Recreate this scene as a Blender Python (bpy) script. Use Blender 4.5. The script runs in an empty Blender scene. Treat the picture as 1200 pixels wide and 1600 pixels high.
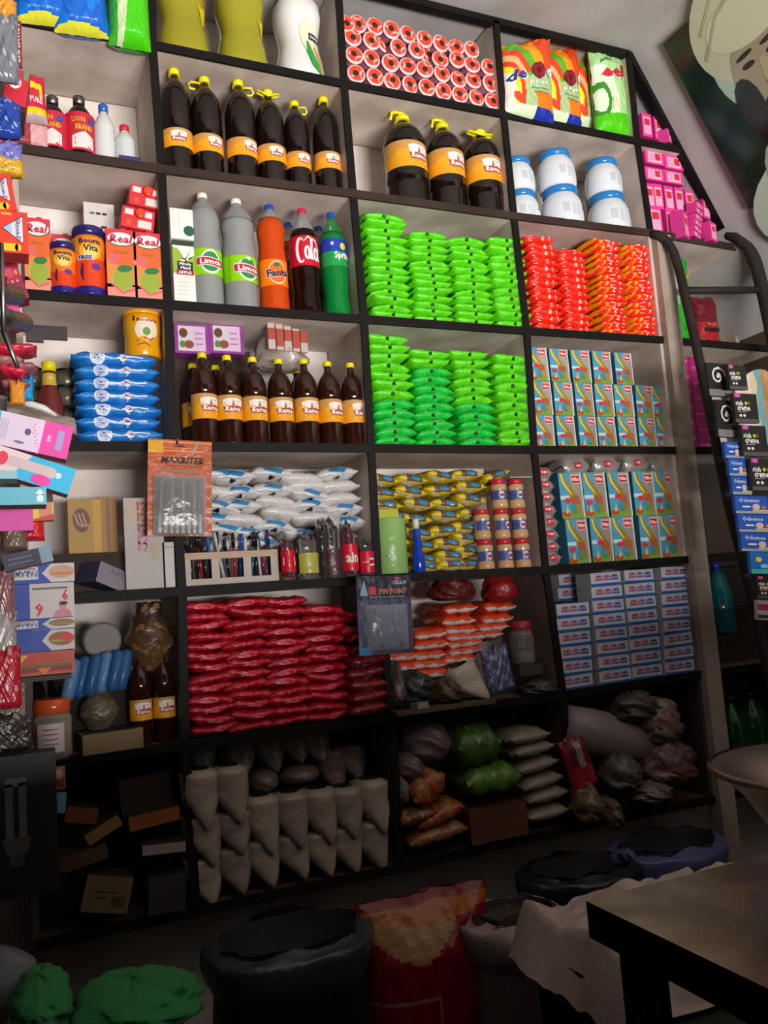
import bpy, math, random
from math import sin, cos, pi, radians
from mathutils import Vector, Matrix
random.seed(7)
rnd = random.uniform
SC = bpy.context.scene
COL = SC.collection

# ---------------- camera ----------------
FPX = 1300.0
RR = Vector((0.91562545, -0.39519931, -0.07380747))
UU = Vector((0.02461751, -0.12812812, 0.99145205))
FW = Vector((0.40127797, 0.90961568, 0.10758855))
CAM = Vector((0.0, -2.3, 1.35))
cd = bpy.data.cameras.new('camera'); cam = bpy.data.objects.new('camera', cd); COL.objects.link(cam)
cd.sensor_fit = 'HORIZONTAL'; cd.sensor_width = 36; cd.lens = 36 * FPX / 1200
cd.clip_start = 0.02
M3 = Matrix((RR, UU, -FW)).transposed()
cam.matrix_world = Matrix.Translation(CAM) @ M3.to_4x4()
SC.camera = cam

# ---------------- light ----------------
w = bpy.data.worlds.new('world'); SC.world = w; w.use_nodes = True
w.node_tree.nodes['Background'].inputs[0].default_value = (0.55, 0.6, 0.7, 1)
w.node_tree.nodes['Background'].inputs[1].default_value = 0.1
DOOR = (0.1, 1.8, 1.25)           # doorway of the shop behind the camera: x0, x1, height
def area(name, loc, rot, sx, sy, power, col):
    l = bpy.data.lights.new(name, 'AREA'); l.shape = 'RECTANGLE'; l.size = sx; l.size_y = sy
    l.energy = power; l.color = col
    o = bpy.data.objects.new(name, l); o.location = loc; o.rotation_euler = rot; COL.objects.link(o); return o
area('doorway_daylight', ((DOOR[0]+DOOR[1])/2, -4.32, DOOR[2]/2), (radians(90), 0, 0), DOOR[1]-DOOR[0], DOOR[2], 520, (1.0, 0.97, 0.95))
SC.view_settings.view_transform = 'Standard'; SC.view_settings.look = 'None'
SC.view_settings.gamma = 1; SC.view_settings.use_curve_mapping = False
SC.view_settings.exposure = 0.0

# ---------------- helpers ----------------
def at(px, py, Y):
    d = FW + RR * ((px - 600) / FPX) - UU * ((py - 800) / FPX)
    return CAM + d * ((Y - CAM.y) / d.y)
def atx(px, py, X):
    d = FW + RR * ((px - 600) / FPX) - UU * ((py - 800) / FPX)
    return CAM + d * ((X - CAM.x) / d.x)
_hc = {}
def H(h):
    if not isinstance(h, str): return h
    if h not in _hc:
        s = [int(h[i:i+2], 16) / 255 for i in (0, 2, 4)]
        _hc[h] = tuple((x / 12.92 if x < .04045 else ((x + .055) / 1.055) ** 2.4) for x in s)
    return _hc[h]
def mixc(a, b, t):
    a = H(a); b = H(b); return tuple(a[i] * (1 - t) + b[i] * t for i in range(3))
def noise(x, y, s=0):
    return sin(x * 1.7 + s * 3.1) * cos(y * 2.3 - s * 1.3) * .5 + sin(x * 4.1 - y * 2.9 + s * 5.7) * .3 + cos(x * 7.3 + y * 6.1 + s) * .2

MATS = {}
def material(name, rough, metal=0, bump=0, bscale=40, spec=.5, coat=0, clear=0, stain=0, alpha=1, sheen=0, bdist=.004, stainscale=6):
    m = bpy.data.materials.new(name); m.use_nodes = True; nt = m.node_tree; nt.nodes.clear()
    N = lambda t: nt.nodes.new(t); L = nt.links.new
    out = N('ShaderNodeOutputMaterial'); b = N('ShaderNodeBsdfPrincipled'); a = N('ShaderNodeAttribute'); a.attribute_name = 'Col'
    tc = N('ShaderNodeTexCoord'); col = a.outputs['Color']
    if stain:
        n = N('ShaderNodeTexNoise'); n.inputs['Scale'].default_value = stainscale; n.inputs['Detail'].default_value = 8
        L(tc.outputs['Object'], n.inputs['Vector'])
        r = N('ShaderNodeValToRGB'); r.color_ramp.elements[0].position = .38; r.color_ramp.elements[1].position = .62
        k = 1 - stain; r.color_ramp.elements[0].color = (k, k * .95, k * .9, 1); r.color_ramp.elements[1].color = (1, 1, 1, 1)
        mx = N('ShaderNodeMix'); mx.data_type = 'RGBA'; mx.blend_type = 'MULTIPLY'; mx.inputs['Factor'].default_value = 1
        L(n.outputs['Fac'], r.inputs['Fac']); L(col, mx.inputs['A']); L(r.outputs['Color'], mx.inputs['B']); col = mx.outputs['Result']
    L(col, b.inputs['Base Color'])
    b.inputs['Roughness'].default_value = rough; b.inputs['Metallic'].default_value = metal
    b.inputs['Specular IOR Level'].default_value = spec
    b.inputs['Coat Weight'].default_value = coat; b.inputs['Coat Roughness'].default_value = .08
    if sheen: b.inputs['Sheen Weight'].default_value = sheen
    if bump:
        n = N('ShaderNodeTexNoise'); n.inputs['Scale'].default_value = bscale; n.inputs['Detail'].default_value = 3
        L(tc.outputs['Object'], n.inputs['Vector'])
        bp = N('ShaderNodeBump'); bp.inputs['Strength'].default_value = bump; bp.inputs['Distance'].default_value = bdist
        L(n.outputs['Fac'], bp.inputs['Height']); L(bp.outputs['Normal'], b.inputs['Normal'])
    else:
        n = N('ShaderNodeTexNoise'); n.inputs['Scale'].default_value = 30
        mr = N('ShaderNodeMapRange'); mr.inputs['To Min'].default_value = rough * .85; mr.inputs['To Max'].default_value = rough * 1.15
        L(tc.outputs['Object'], n.inputs['Vector']); L(n.outputs['Fac'], mr.inputs['Value']); L(mr.outputs['Result'], b.inputs['Roughness'])
    sh = b.outputs[0]
    if clear:
        t = N('ShaderNodeBsdfTransparent'); t.inputs[0].default_value = (1, 1, 1, 1)
        lw = N('ShaderNodeLayerWeight'); lw.inputs['Blend'].default_value = .35
        ma = N('ShaderNodeMath'); ma.operation = 'MULTIPLY_ADD'; ma.inputs[1].default_value = .7; ma.inputs[2].default_value = 1 - clear
        ma.use_clamp = True
        L(lw.outputs['Facing'], ma.inputs[0])
        if clear > .8:
            gl = N('ShaderNodeBsdfGlossy'); gl.inputs['Roughness'].default_value = rough; sh = gl.outputs[0]
            ma.inputs[1].default_value = .16; lw.inputs['Blend'].default_value = .2
        mx = N('ShaderNodeMixShader'); L(ma.outputs[0], mx.inputs[0]); L(t.outputs[0], mx.inputs[1]); L(sh, mx.inputs[2]); sh = mx.outputs[0]
    L(sh, out.inputs[0]); MATS[name] = m; return m
material('film', .3, bump=.6, bscale=35, spec=.42, bdist=.006)
material('paper', .55, stain=.08)
material('gloss', .18, spec=.5)
material('foil', .32, metal=.5, bump=.5, bscale=25)
material('clear', .06, spec=.8, clear=.975)
material('pet', .12, spec=.7, clear=.55)
material('haze', .2, spec=.7, clear=.6, bump=.8, bscale=18, bdist=.01)
material('liquid', .10, spec=.22, coat=.08)
material('cloth', .85, bump=.5, bscale=60, stain=.15)
material('metal', .35, metal=1, bump=.1, bscale=12)
material('brushed', .28, metal=.9, stain=.5, stainscale=9)
material('paint', .6, stain=.3, bump=.15, bscale=20, spec=.18)
material('ply', .6, stain=.32, bump=.1, bscale=15)
material('wall', .75, stain=.12, bump=.1, bscale=8)
material('card', .8, stain=.25)
FIN = list(MATS)

_tc = {}
def text_geo(s):
    if s not in _tc:
        cu = bpy.data.curves.new('t', 'FONT'); cu.body = s; cu.resolution_u = 1; cu.offset = .03
        o = bpy.data.objects.new('t', cu)
        me = bpy.data.meshes.new_from_object(o)
        vs = [(v.co.x, v.co.y) for v in me.vertices]; fs = [tuple(p.vertices) for p in me.polygons]
        x0 = min(v[0] for v in vs); x1 = max(v[0] for v in vs); y0 = min(v[1] for v in vs); y1 = max(v[1] for v in vs)
        vs = [((v[0] - (x0 + x1) / 2) / (x1 - x0), (v[1] - (y0 + y1) / 2) / (y1 - y0)) for v in vs]
        asp = (x1 - x0) / (y1 - y0)
        bpy.data.objects.remove(o); bpy.data.curves.remove(cu); bpy.data.meshes.remove(me)
        _tc[s] = (vs, fs, asp)
    return _tc[s]

class MB:
    def __init__(s): s.v = []; s.f = []; s.c = []; s.m = []; s.s = []
    def add(s, vs, fs, col, fin='paper', smooth=False):
        b = len(s.v); s.v += [tuple(v) for v in vs]; k = FIN.index(fin)
        for i, f in enumerate(fs):
            s.f.append(tuple(b + q for q in f)); s.c.append(H(col[i] if isinstance(col, list) else col)); s.m.append(k); s.s.append(smooth)
        return s
    def box(s, x0, y0, z0, x1, y1, z1, col, fin='paper', cols=None):
        vs = [(x0,y0,z0),(x1,y0,z0),(x1,y1,z0),(x0,y1,z0),(x0,y0,z1),(x1,y0,z1),(x1,y1,z1),(x0,y1,z1)]
        fs = [(0,1,5,4),(1,2,6,5),(2,3,7,6),(3,0,4,7),(4,5,6,7),(3,2,1,0)]      # front,right,back,left,top,bottom
        return s.add(vs, fs, cols or col, fin)
    def hexa(s, P, col, fin='paper'):
        fs = [(0,1,5,4),(1,2,6,5),(2,3,7,6),(3,0,4,7),(4,5,6,7),(3,2,1,0)]
        return s.add(P, fs, col, fin)
    def grid(s, fn, nu, nv, colf, fin='film', smooth=True, wrapu=False):
        vs = [fn(i / nu, j / nv) for j in range(nv + 1) for i in range(nu + (0 if wrapu else 1))]
        W = nu if wrapu else nu + 1; fs = []; cs = []
        for j in range(nv):
            for i in range(nu):
                fs.append((j*W+i, j*W+(i+1) % W, (j+1)*W+(i+1) % W, (j+1)*W+i))
                cs.append(colf((i + .5) / nu, (j + .5) / nv) if callable(colf) else colf)
        return s.add(vs, fs, cs, fin, smooth)
    def lathe(s, prof, col, fin='gloss', n=24, c=(0, 0), cap=True, sq=0, smooth=True, wob=0):
        vs = []; fs = []; cs = []
        for k, (r, z) in enumerate(prof):
            for i in range(n):
                a = 2 * pi * i / n; q = 1
                if sq: q = (abs(cos(a)) ** sq + abs(sin(a)) ** sq) ** (-1 / sq)
                if wob: q *= 1 + wob * noise(a * 2, z * 30, k * .3)
                vs.append((c[0] + r * q * sin(a), c[1] - r * q * cos(a), z))
        for k in range(len(prof) - 1):
            for i in range(n):
                fs.append((k*n+i, k*n+(i+1) % n, (k+1)*n+(i+1) % n, (k+1)*n+i))
                zz = (prof[k][1] + prof[k+1][1]) / 2
                cs.append(col(zz) if callable(col) else col)
        if cap:
            fs.append(tuple(range(n))[::-1]); cs.append(cs[0]); fs.append(tuple(range((len(prof)-1)*n, len(prof)*n))); cs.append(cs[-2])
            s.add(vs, fs[:-2], cs[:-2], fin, smooth); b = len(s.v) - len(vs); k = FIN.index(fin)
            for f in fs[-2:]: s.f.append(tuple(b + q for q in f)); s.c.append(H(cs[-1 if f is fs[-1] else -2])); s.m.append(k); s.s.append(False)
            return s
        return s.add(vs, fs, cs, fin, smooth)
    def tube(s, pts, r, col, fin='metal', n=10, closed=False):
        P = [Vector(p) for p in pts]; rings = []; vs = []
        for i, p in enumerate(P):
            a = P[max(i - 1, 0)] if not closed else P[i - 1]; b = P[min(i + 1, len(P) - 1)] if not closed else P[(i + 1) % len(P)]
            t = (b - a).normalized(); u = t.cross(Vector((0, 0, 1)))
            if u.length < .1: u = t.cross(Vector((0, 1, 0)))
            u.normalize(); q = t.cross(u)
            rr = r[i] if isinstance(r, (list, tuple)) else r
            for k in range(n): vs.append(p + u * rr * cos(2*pi*k/n) + q * rr * sin(2*pi*k/n))
        fs = []; m = len(P)
        for i in range(m if closed else m - 1):
            for k in range(n): fs.append((i*n+k, i*n+(k+1) % n, ((i+1) % m)*n+(k+1) % n, ((i+1) % m)*n+k))
        if not closed: fs += [tuple(range(n))[::-1], tuple(range((m-1)*n, m*n))]
        return s.add(vs, fs, col, fin, True)
    # decals follow a surface map S(x, y, offset)
    def rect(s, S, x0, y0, x1, y1, col, o=.0006, fin='paper', nx=1, ny=1):
        vs = [S(x0+(x1-x0)*i/nx, y0+(y1-y0)*j/ny, o) for j in range(ny+1) for i in range(nx+1)]
        fs = [(j*(nx+1)+i, j*(nx+1)+i+1, (j+1)*(nx+1)+i+1, (j+1)*(nx+1)+i) for j in range(ny) for i in range(nx)]
        return s.add(vs, fs, col, fin, True)
    def ell(s, S, cx, cy, rx, ry, col, o=.0009, fin='paper', n=18, rot=0, rings=2):
        vs = [S(cx, cy, o)]; fs = []
        for k in range(1, rings + 1):
            for i in range(n):
                a = 2*pi*i/n; x = rx*cos(a)*k/rings; y = ry*sin(a)*k/rings
                vs.append(S(cx + x*cos(rot) - y*sin(rot), cy + x*sin(rot) + y*cos(rot), o))
        for i in range(n):
            fs.append((0, 1+i, 1+(i+1) % n))
            for k in range(rings - 1): fs.append((1+k*n+i, 1+(k+1)*n+i, 1+(k+1)*n+(i+1) % n, 1+k*n+(i+1) % n))
        return s.add(vs, fs, col, fin, True)
    def poly(s, S, pts, col, o=.0009, fin='paper', lv=3):
        n = len(pts); cx = sum(p[0] for p in pts)/n; cy = sum(p[1] for p in pts)/n; vs = [S(cx, cy, o)]; fs = []
        for k in range(1, lv + 1):
            t = k/lv
            for i in range(n):
                a = pts[i]; b = pts[(i+1) % n]
                for q in range(lv):
                    x = a[0] + (b[0]-a[0])*q/lv; y = a[1] + (b[1]-a[1])*q/lv; vs.append(S(cx + (x-cx)*t, cy + (y-cy)*t, o))
        N = n*lv
        for i in range(N):
            fs.append((0, 1+i, 1+(i+1) % N))
            for k in range(lv-1): fs.append((1+k*N+i, 1+(k+1)*N+i, 1+(k+1)*N+(i+1) % N, 1+k*N+(i+1) % N))
        return s.add(vs, fs, col, fin, True)
    def band(s, S, pts, wd, col, o=.001, fin='paper'):
        vs = []; n = len(pts)
        for i, (x, y) in enumerate(pts):
            a = pts[max(i-1, 0)]; b = pts[min(i+1, n-1)]; dx = b[0]-a[0]; dy = b[1]-a[1]; l = math.hypot(dx, dy) or 1
            ww = wd[i] if isinstance(wd, (list, tuple)) else wd
            vs += [S(x - dy/l*ww/2, y + dx/l*ww/2, o), S(x + dy/l*ww/2, y - dx/l*ww/2, o)]
        return s.add(vs, [(2*i, 2*i+1, 2*i+3, 2*i+2) for i in range(n-1)], col, fin, True)
    def text(s, S, st, cx, cy, h, col, o=.0013, w=None, shear=0, rot=0, fin='paper', arc=0):
        vs, fs, asp = text_geo(st); w = w or asp * h; out = []
        for x, y in vs:
            X = x*w + shear*y*h; Y = y*h + arc*(1 - 4*x*x)*h
            out.append(S(cx + X*cos(rot) - Y*sin(rot), cy + X*sin(rot) + Y*cos(rot), o))
        return s.add(out, fs, col, fin)
    def xf(s, M):
        s.v = [tuple(M @ Vector(v)) for v in s.v]; return s
    def build(s, name, parent=None, loc=None, rot=None):
        me = bpy.data.meshes.new(name); me.from_pydata(s.v, [], s.f)
        used = sorted(set(s.m)); rem = {k: i for i, k in enumerate(used)}
        for k in used: me.materials.append(MATS[FIN[k]])
        me.polygons.foreach_set('material_index', [rem[k] for k in s.m])
        me.polygons.foreach_set('use_smooth', s.s)
        ca = me.color_attributes.new('Col', 'FLOAT_COLOR', 'CORNER'); arr = []
        for f, c in zip(s.f, s.c): arr += [c[0], c[1], c[2], 1.0] * len(f)
        ca.data.foreach_set('color', arr); me.update()
        o = bpy.data.objects.new(name, me); COL.objects.link(o)
        if parent: o.parent = parent
        if loc is not None: o.location = loc
        if rot is not None: o.rotation_euler = rot
        return o
def tag(o, label=None, cat=None, group=None, kind=None):
    if label: o['label'] = label
    if cat: o['category'] = cat
    if group: o['group'] = group
    if kind: o['kind'] = kind
    return o
def empty(name, loc=(0, 0, 0)):
    o = bpy.data.objects.new(name, None); o.empty_display_size = .05; o.location = loc; COL.objects.link(o); return o
def copy_tree(o, parent=None):
    c = o.copy(); COL.objects.link(c); c.parent = parent
    for ch in list(o.children): copy_tree(ch, c)
    return c
class Kind:                      # builds one of a kind, then copies it
    def __init__(s, *make): s.p = [m() for m in make]; s.used = [False] * len(make)
    def put(s, loc, label, cat, group=None, rot=(0, 0, 0), scale=None, v=None):
        i = random.randrange(len(s.p)) if v is None else v
        if s.used[i]: o = copy_tree(s.p[i])
        else: o = s.p[i]; s.used[i] = True
        o.location = loc; o.rotation_euler = rot
        if scale: o.scale = scale
        tag(o, label, cat, group); return o
    def done(s):
        for p, u in zip(s.p, s.used):
            if not u:
                for c in list(p.children):
                    for g in list(c.children): bpy.data.objects.remove(g)
                    bpy.data.objects.remove(c)
                bpy.data.objects.remove(p)
ORD = ['first','second','third','fourth','fifth','sixth','seventh','eighth','ninth','tenth','eleventh','twelfth','thirteenth','fourteenth','fifteenth','sixteenth']
def front(d):  return lambda x, y, o: Vector((x, -d/2 - o, y))
def cyl(R, c=0):                 # S(x along the arc, z)
    return lambda x, y, o: (lambda r, a: Vector(((r+o)*sin(a), -(r+o)*cos(a), y)))(R(y) if callable(R) else R, x / (R(y) if callable(R) else R) + c)
def prof_r(prof):
    def f(z):
        for (r0, z0), (r1, z1) in zip(prof, prof[1:]):
            if min(z0, z1) - 1e-9 <= z <= max(z0, z1) + 1e-9 and abs(z1 - z0) > 1e-9: return r0 + (r1 - r0) * (z - z0) / (z1 - z0)
        return prof[-1][0]
    return f

# ---------------- room shell ----------------
WHITE = 'b9b4b0'; PLY = 'd3c3b8'; DARK = '161211'
XR = 2.78; ZC = 3.37
def struct(name, mb, **k): return tag(mb.build(name, **k), kind='structure')
struct('floor', MB().box(-.6, -4.45, -.06, 3.2, .45, 0, '14110f', 'wall'))
struct('ceiling', MB().box(-.6, -4.45, ZC, 2.19, .45, ZC + .06, 'a3a19f', 'wall'))
struct('wall_back', MB().box(-.6, .32, 0, 3.2, .42, 3.6, 'efe6e0', 'wall'))
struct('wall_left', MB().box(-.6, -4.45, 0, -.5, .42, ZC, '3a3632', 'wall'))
# sloped soffit of the stair on the right, then the upright wall below it
A0 = (2.183, ZC); A1 = (XR, 2.30)
m = MB(); n_ = Vector((A1[1]-A0[1], 0, -(A1[0]-A0[0]))).normalized() * -.06
P = []
for (yy) in (-4.45, .42):
    P.append((A0[0], yy, A0[1])); 
v = [(A0[0], -4.45, A0[1]), (A1[0], -4.45, A1[1]), (A1[0], .42, A1[1]), (A0[0], .42, A0[1])]
v2 = [(a[0] + .07, a[1], a[2] + .04) for a in v]
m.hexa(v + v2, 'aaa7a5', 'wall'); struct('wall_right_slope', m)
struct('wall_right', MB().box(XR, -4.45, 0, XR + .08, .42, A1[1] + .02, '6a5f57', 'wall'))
x0, x1, zt = DOOR
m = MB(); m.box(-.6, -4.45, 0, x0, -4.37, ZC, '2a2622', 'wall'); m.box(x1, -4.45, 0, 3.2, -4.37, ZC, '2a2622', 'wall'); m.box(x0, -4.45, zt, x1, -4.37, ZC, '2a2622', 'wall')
struct('wall_front', m)
# shop counter the photographer leans over (below the frame)
t = empty('shop_counter', (1.1, -2.4, 0)); tag(t, 'long wooden shop counter in front of the shelves, under the camera', 'counter')
MB().box(-1.45, -.7, 1.08, 1.55, .43, 1.12, '2c2018', 'ply').build('countertop', t)
MB().box(-1.4, -.6, 0, 1.5, .38, 1.08, '4b382a', 'ply').build('cabinet_body', t)

t = empty('shade_blocker'); MB().box(0, 0, 0, 1.35, .3, .012, '3a2c22', 'ply').build('blocker_base', t); MB().box(.01, .01, .012, 1.34, .29, .105, '4a3a2e', 'card').build('blocker_body', t)  # added out of view to block doorway light from the lower right shelves
t.location = (1.0, -2.4, 1.12); tag(t, 'added unseen light blocker on the right end of the shop counter', 'light blocker')
# ---------------- built-in shelving ----------------
NODE = {(1,1):(238,70),(2,1):(537,133),(3,1):(786,180),(4,1):(995,223),(1,2):(252,268),(2,2):(551,303),(3,2):(802,338),(4,2):(1015,361),
(1,3):(262,477),(2,3):(568,500),(3,3):(822,518),(4,3):(1034,530),(1,4):(270,697),(2,4):(579,701),(3,4):(834,704),(4,4):(1052,704),
(1,5):(284,924),(2,5):(590,904),(3,5):(852,893),(4,5):(1073,874),(1,6):(289,1163),(2,6):(612,1124),(3,6):(879,1087),(4,6):(1092,1052),
(1,7):(306,1424),(2,7):(625,1357),(3,7):(890,1293),(5,1):(1073,238),(5,2):(1149,388)}
ZR = [3.37, 3.005, 2.633, 2.226, 1.818, 1.420, 1.013, .59]
NW = {}
for k, (px, py) in NODE.items():
    p = at(px, py, 0); NW[k] = Vector((p.x, 0, (p.z + ZR[k[1]]) / 2))
for r in range(1, 8): NW[(0, r)] = Vector((.012, 0, ZR[r]))
for r in range(3, 8): NW[(5, r)] = Vector((XR - .01, 0, ZR[r]))
NW[(4, 7)] = Vector((2.176, 0, .59)); NW[(5, 7)] = Vector((XR - .01, 0, .59))
for c, px in ((1, 233), (2, 529), (3, 771), (4, 984)):
    NW[(c, 0)] = Vector((NW[(c, 1)].x + .004, 0, ZC))
DEP = .30; TH = .010
shelves = empty('shelf_unit', (1.3, 0, 0)); tag(shelves, 'beige painted built-in pigeonhole shelving with dark edges filling the back wall', 'shelving')
OX = Vector((1.3, 0, 0))
def slab(name, a, b, th, y0, y1, col, fin, horiz):
    d = Vector((0, 0, th)) if horiz else Vector((th, 0, 0))
    P = []
    for s_ in (-1, 1):
        for (e, yy) in ((a, y0), (b, y0), (b, y1), (a, y1)):
            q = Vector((e.x, yy, e.z)) + d * s_ - OX; P.append(q)
    m = MB().hexa(P, col, fin); m.build(name, shelves)
random.seed(3)
for r in range(1, 8):
    for c in range(0, 5):
        if (c, r) in NW and (c + 1, r) in NW:
            a, b = NW[(c, r)], NW[(c + 1, r)]
            slab('shelf_board', a + Vector((TH, 0, 0)), b - Vector((TH, 0, 0)), TH, .0, DEP, PLY if r < 6 else ('7a6656' if r == 6 else '5e463a'), 'ply', True)  # lowest boards get a darker tone that carries the shade down there
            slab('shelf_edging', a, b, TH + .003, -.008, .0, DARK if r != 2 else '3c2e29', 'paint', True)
for c in range(1, 5):
    for r in range(0, 7):
        if (c, r) in NW and (c, r + 1) in NW:
            a, b = NW[(c, r)], NW[(c, r + 1)]
            e = Vector((0, 0, TH))
            slab('divider', a - e, b + e, TH, 0, DEP, PLY if r < 5 else ('7d6c60' if r == 5 else '4a3e36'), 'ply', False)  # dividers darken row by row at the bottom, shade put into the colour
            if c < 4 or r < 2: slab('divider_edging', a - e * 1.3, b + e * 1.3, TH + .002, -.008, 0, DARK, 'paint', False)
for r in range(0, 7):
    a = Vector((.012, 0, ZR[r])); b = Vector((.012, 0, ZR[r + 1])); slab('divider', a, b, .008, 0, DEP, PLY if r < 5 else '4a3e36', 'ply', False)  # same shade tone painted into the lower left divider
MB().box(.02 - 1.3, .295, .60, 2.17 - 1.3, .305, 1.0, '4e473c', 'ply').build('back_panel', shelves)  # added panel, its dark colour stands for shade in the lowest bays
MB().box(2.20 - 1.3, .295, .60, XR - .02 - 1.3, .305, 1.80, '4a4038', 'ply').build('back_panel', shelves)  # added panel, deep shade behind the ladder put into its colour
# beige post to the right of the fourth bay
def polyline_slab(name, pts, wdt, y0, y1, col, fin):
    m = MB()
    for (a, b) in zip(pts, pts[1:]):
        P = [Vector((q[0] + s_ * wdt, yy, q[1])) - OX for q, s_, yy in ((a,-1,y0),(a,1,y0),(a,1,y1),(a,-1,y1),(b,-1,y0),(b,1,y0),(b,1,y1),(b,-1,y1))]
        m.hexa(P, col, fin)
    m.build(name, shelves)
a = NW[(4, 2)]; b = NW[(4, 7)]
polyline_slab('post', [(b.x + .038, 0.0), (a.x + .036, a.z - .013)], .034, -.03, .03, 'a8988a', 'ply')
# top rail under the ceiling and the slanting rail beside the stair soffit
slab('shelf_edging', Vector((.012, 0, ZC - .012)), Vector((2.18, 0, ZC - .012)), .012, -.008, .02, DARK, 'paint', True)
def bar3(name, a, b, hw, y0, y1, col, fin, parent):
    a = Vector(a); b = Vector(b); d = (b - a).normalized(); n = Vector((-d.z, 0, d.x)) * hw
    P = [Vector((q.x, yy, q.z)) + n * s_ - OX for q, s_, yy in ((a,-1,y0),(b,-1,y0),(b,-1,y1),(a,-1,y1),(a,1,y0),(b,1,y0),(b,1,y1),(a,1,y1))]
    MB().hexa(P, col, fin).build(name, parent)
bar3('slanted_edging', (2.175, 0, ZC - .01), (2.607, 0, 2.64), .012, -.01, .03, DARK, 'paint', shelves)
def SH(c, r, x):                 # top of the board under cell (c, r)
    a, b = NW[(c, r + 1)], NW[(c + 1, r + 1)]; t = (x - a.x) / (b.x - a.x)
    return a.z + (b.z - a.z) * t + TH
def spot(c, r, px, py, Y):      # a point on the board of cell (c, r), read off the column px
    p = at(px, py, Y); return Vector((p.x, Y, SH(c, r, p.x)))

# ================= PRODUCTS =================
def pillow(w, d, h, body, seed=0, p=9, seal=.006, nu=16, nv=14, fin='film', wr=.12, bend=0, mark=None, stripe=None, patch=None, zig=True):
    """packet lying flat: seals at its left and right ends, long fold to the front"""
    def fn(u, v):
        x = (v - .5) * w; e = abs(2 * v - 1)
        inner = 1 - 2 * seal / w
        t = 0.04 if e >= inner else max(.06, (1 - (e / inner) ** p)) ** .55
        a = 2 * pi * u
        ca, sa = cos(a), sin(a)
        y = -d/2 * math.copysign(abs(ca) ** .8, ca) * (1 - .06 * e ** 2)
        z = h/2 * math.copysign(abs(sa) ** .9, sa) * t
        nz = noise(v * 9 + seed, u * 11, seed) * wr * h * (t if e < inner else .5)
        if e >= inner: z += h * .12 * sin(seed + y * 120)
        if zig and v in (0, 1): x += math.copysign(.002, x) * sin(u * nu * pi)
        return Vector((x, y + nz * .7, z + nz + h/2 + bend * (x * x) * 20))
    def cf(u, v):
        c = H(body)
        k = noise(v * 6, u * 7, seed)
        if stripe and stripe(u, v): return H(stripe(u, v))
        return mixc(c, (1, 1, 1), .06 * max(0, k)) if k > 0 else mixc(c, (0, 0, 0), .12 * -k)
    m = MB(); m.grid(fn, nu, nv, cf, fin, True, wrapu=True)
    S = lambda x, y, o: (lambda q: Vector((q.x, q.y - o - .0008, q.z)))(fn((y / h) * .5 / 1 if y >= 0 else 1 + y / h * .5, x / w + .5))
    if mark:
        for (mx, my, mw, mh, c) in mark: m.rect(S, mx - mw/2, my - mh/2, mx + mw/2, my + mh/2, c, .0006, 'paper', 3, 2)
    if patch: patch(m, S)
    return m
def packets(name, cols, kinds, cat, group, lab, jit=.004, jr=.05, kpick=None):
    """cols: list of (px centre, Y, z-list). kinds: Kind"""
    for ci, (x, Y, zs) in enumerate(cols):
        for k, z in enumerate(zs):
            v = kpick(ci, k) if kpick else None
            kinds.put((x + rnd(-jit, jit), Y + rnd(-jit, jit), z), lab(ci, k, len(zs)), cat, group,
                      (rnd(-jr, jr) * .5, rnd(-jr, jr), rnd(-jr, jr)), v=v)

# ---- dark oil bottles with a yellow label ----
def rama_label(m, S, w, h, zc, full):
    m.rect(S, -w/2, zc - h/2, w/2, zc + h/2, 'd99a3f', .0008, 'paper', 20, 1)
    m.rect(S, -w/2, zc - h/2, w/2, zc - h*.02, 'f0a512', .0010, 'paper', 20, 1)
    m.ell(S, -w*.2, zc - h*.02, w*.12, h*.2, 'f2ab1c', .0011)
    m.rect(S, -w/2, zc + h*.38, w/2, zc + h/2, 'c79a5c', .0010, 'paper', 20, 1)
    s = h * .5
    m.poly(S, [(-s*.75, zc + s*.05), (s*.75, zc + s*.05), (s*.85, zc + s*.6), (s*.4, zc + s*.72), (-s*.4, zc + s*.72), (-s*.85, zc + s*.6)], 'f2eeea', .0013)
    m.poly(S, [(-s*.14, zc + s*.1), (s*.14, zc + s*.1), (0, zc + s*.62)], 'b0703a', .0016)
    m.rect(S, s*.18, zc + s*.45, s*.5, zc + s*.5, '777777', .0016)
    m.poly(S, [(-s*.8, zc + s*.08), (-s*.66, zc - s*.42), (s*.66, zc - s*.42), (s*.8, zc + s*.08)], 'a3242f', .0016)
    m.text(S, 'Rama', 0, zc - s*.14, s*.4, 'f7f2ee', .0020, w=s*1.25)
    m.rect(S, -s*.55, zc - s*.62, s*.55, zc - s*.44, 'f2e6e2', .0015)
    m.rect(S, -s*.4, zc - s*.56, s*.4, zc - s*.5, 'b8404a', .0018)
    for k in range(3): m.rect(S, -w*.36, zc - h*.2 - k*h*.06, -w*.2, zc - h*.2 - k*h*.06 + h*.012, 'b97a10', .0013)
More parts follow.
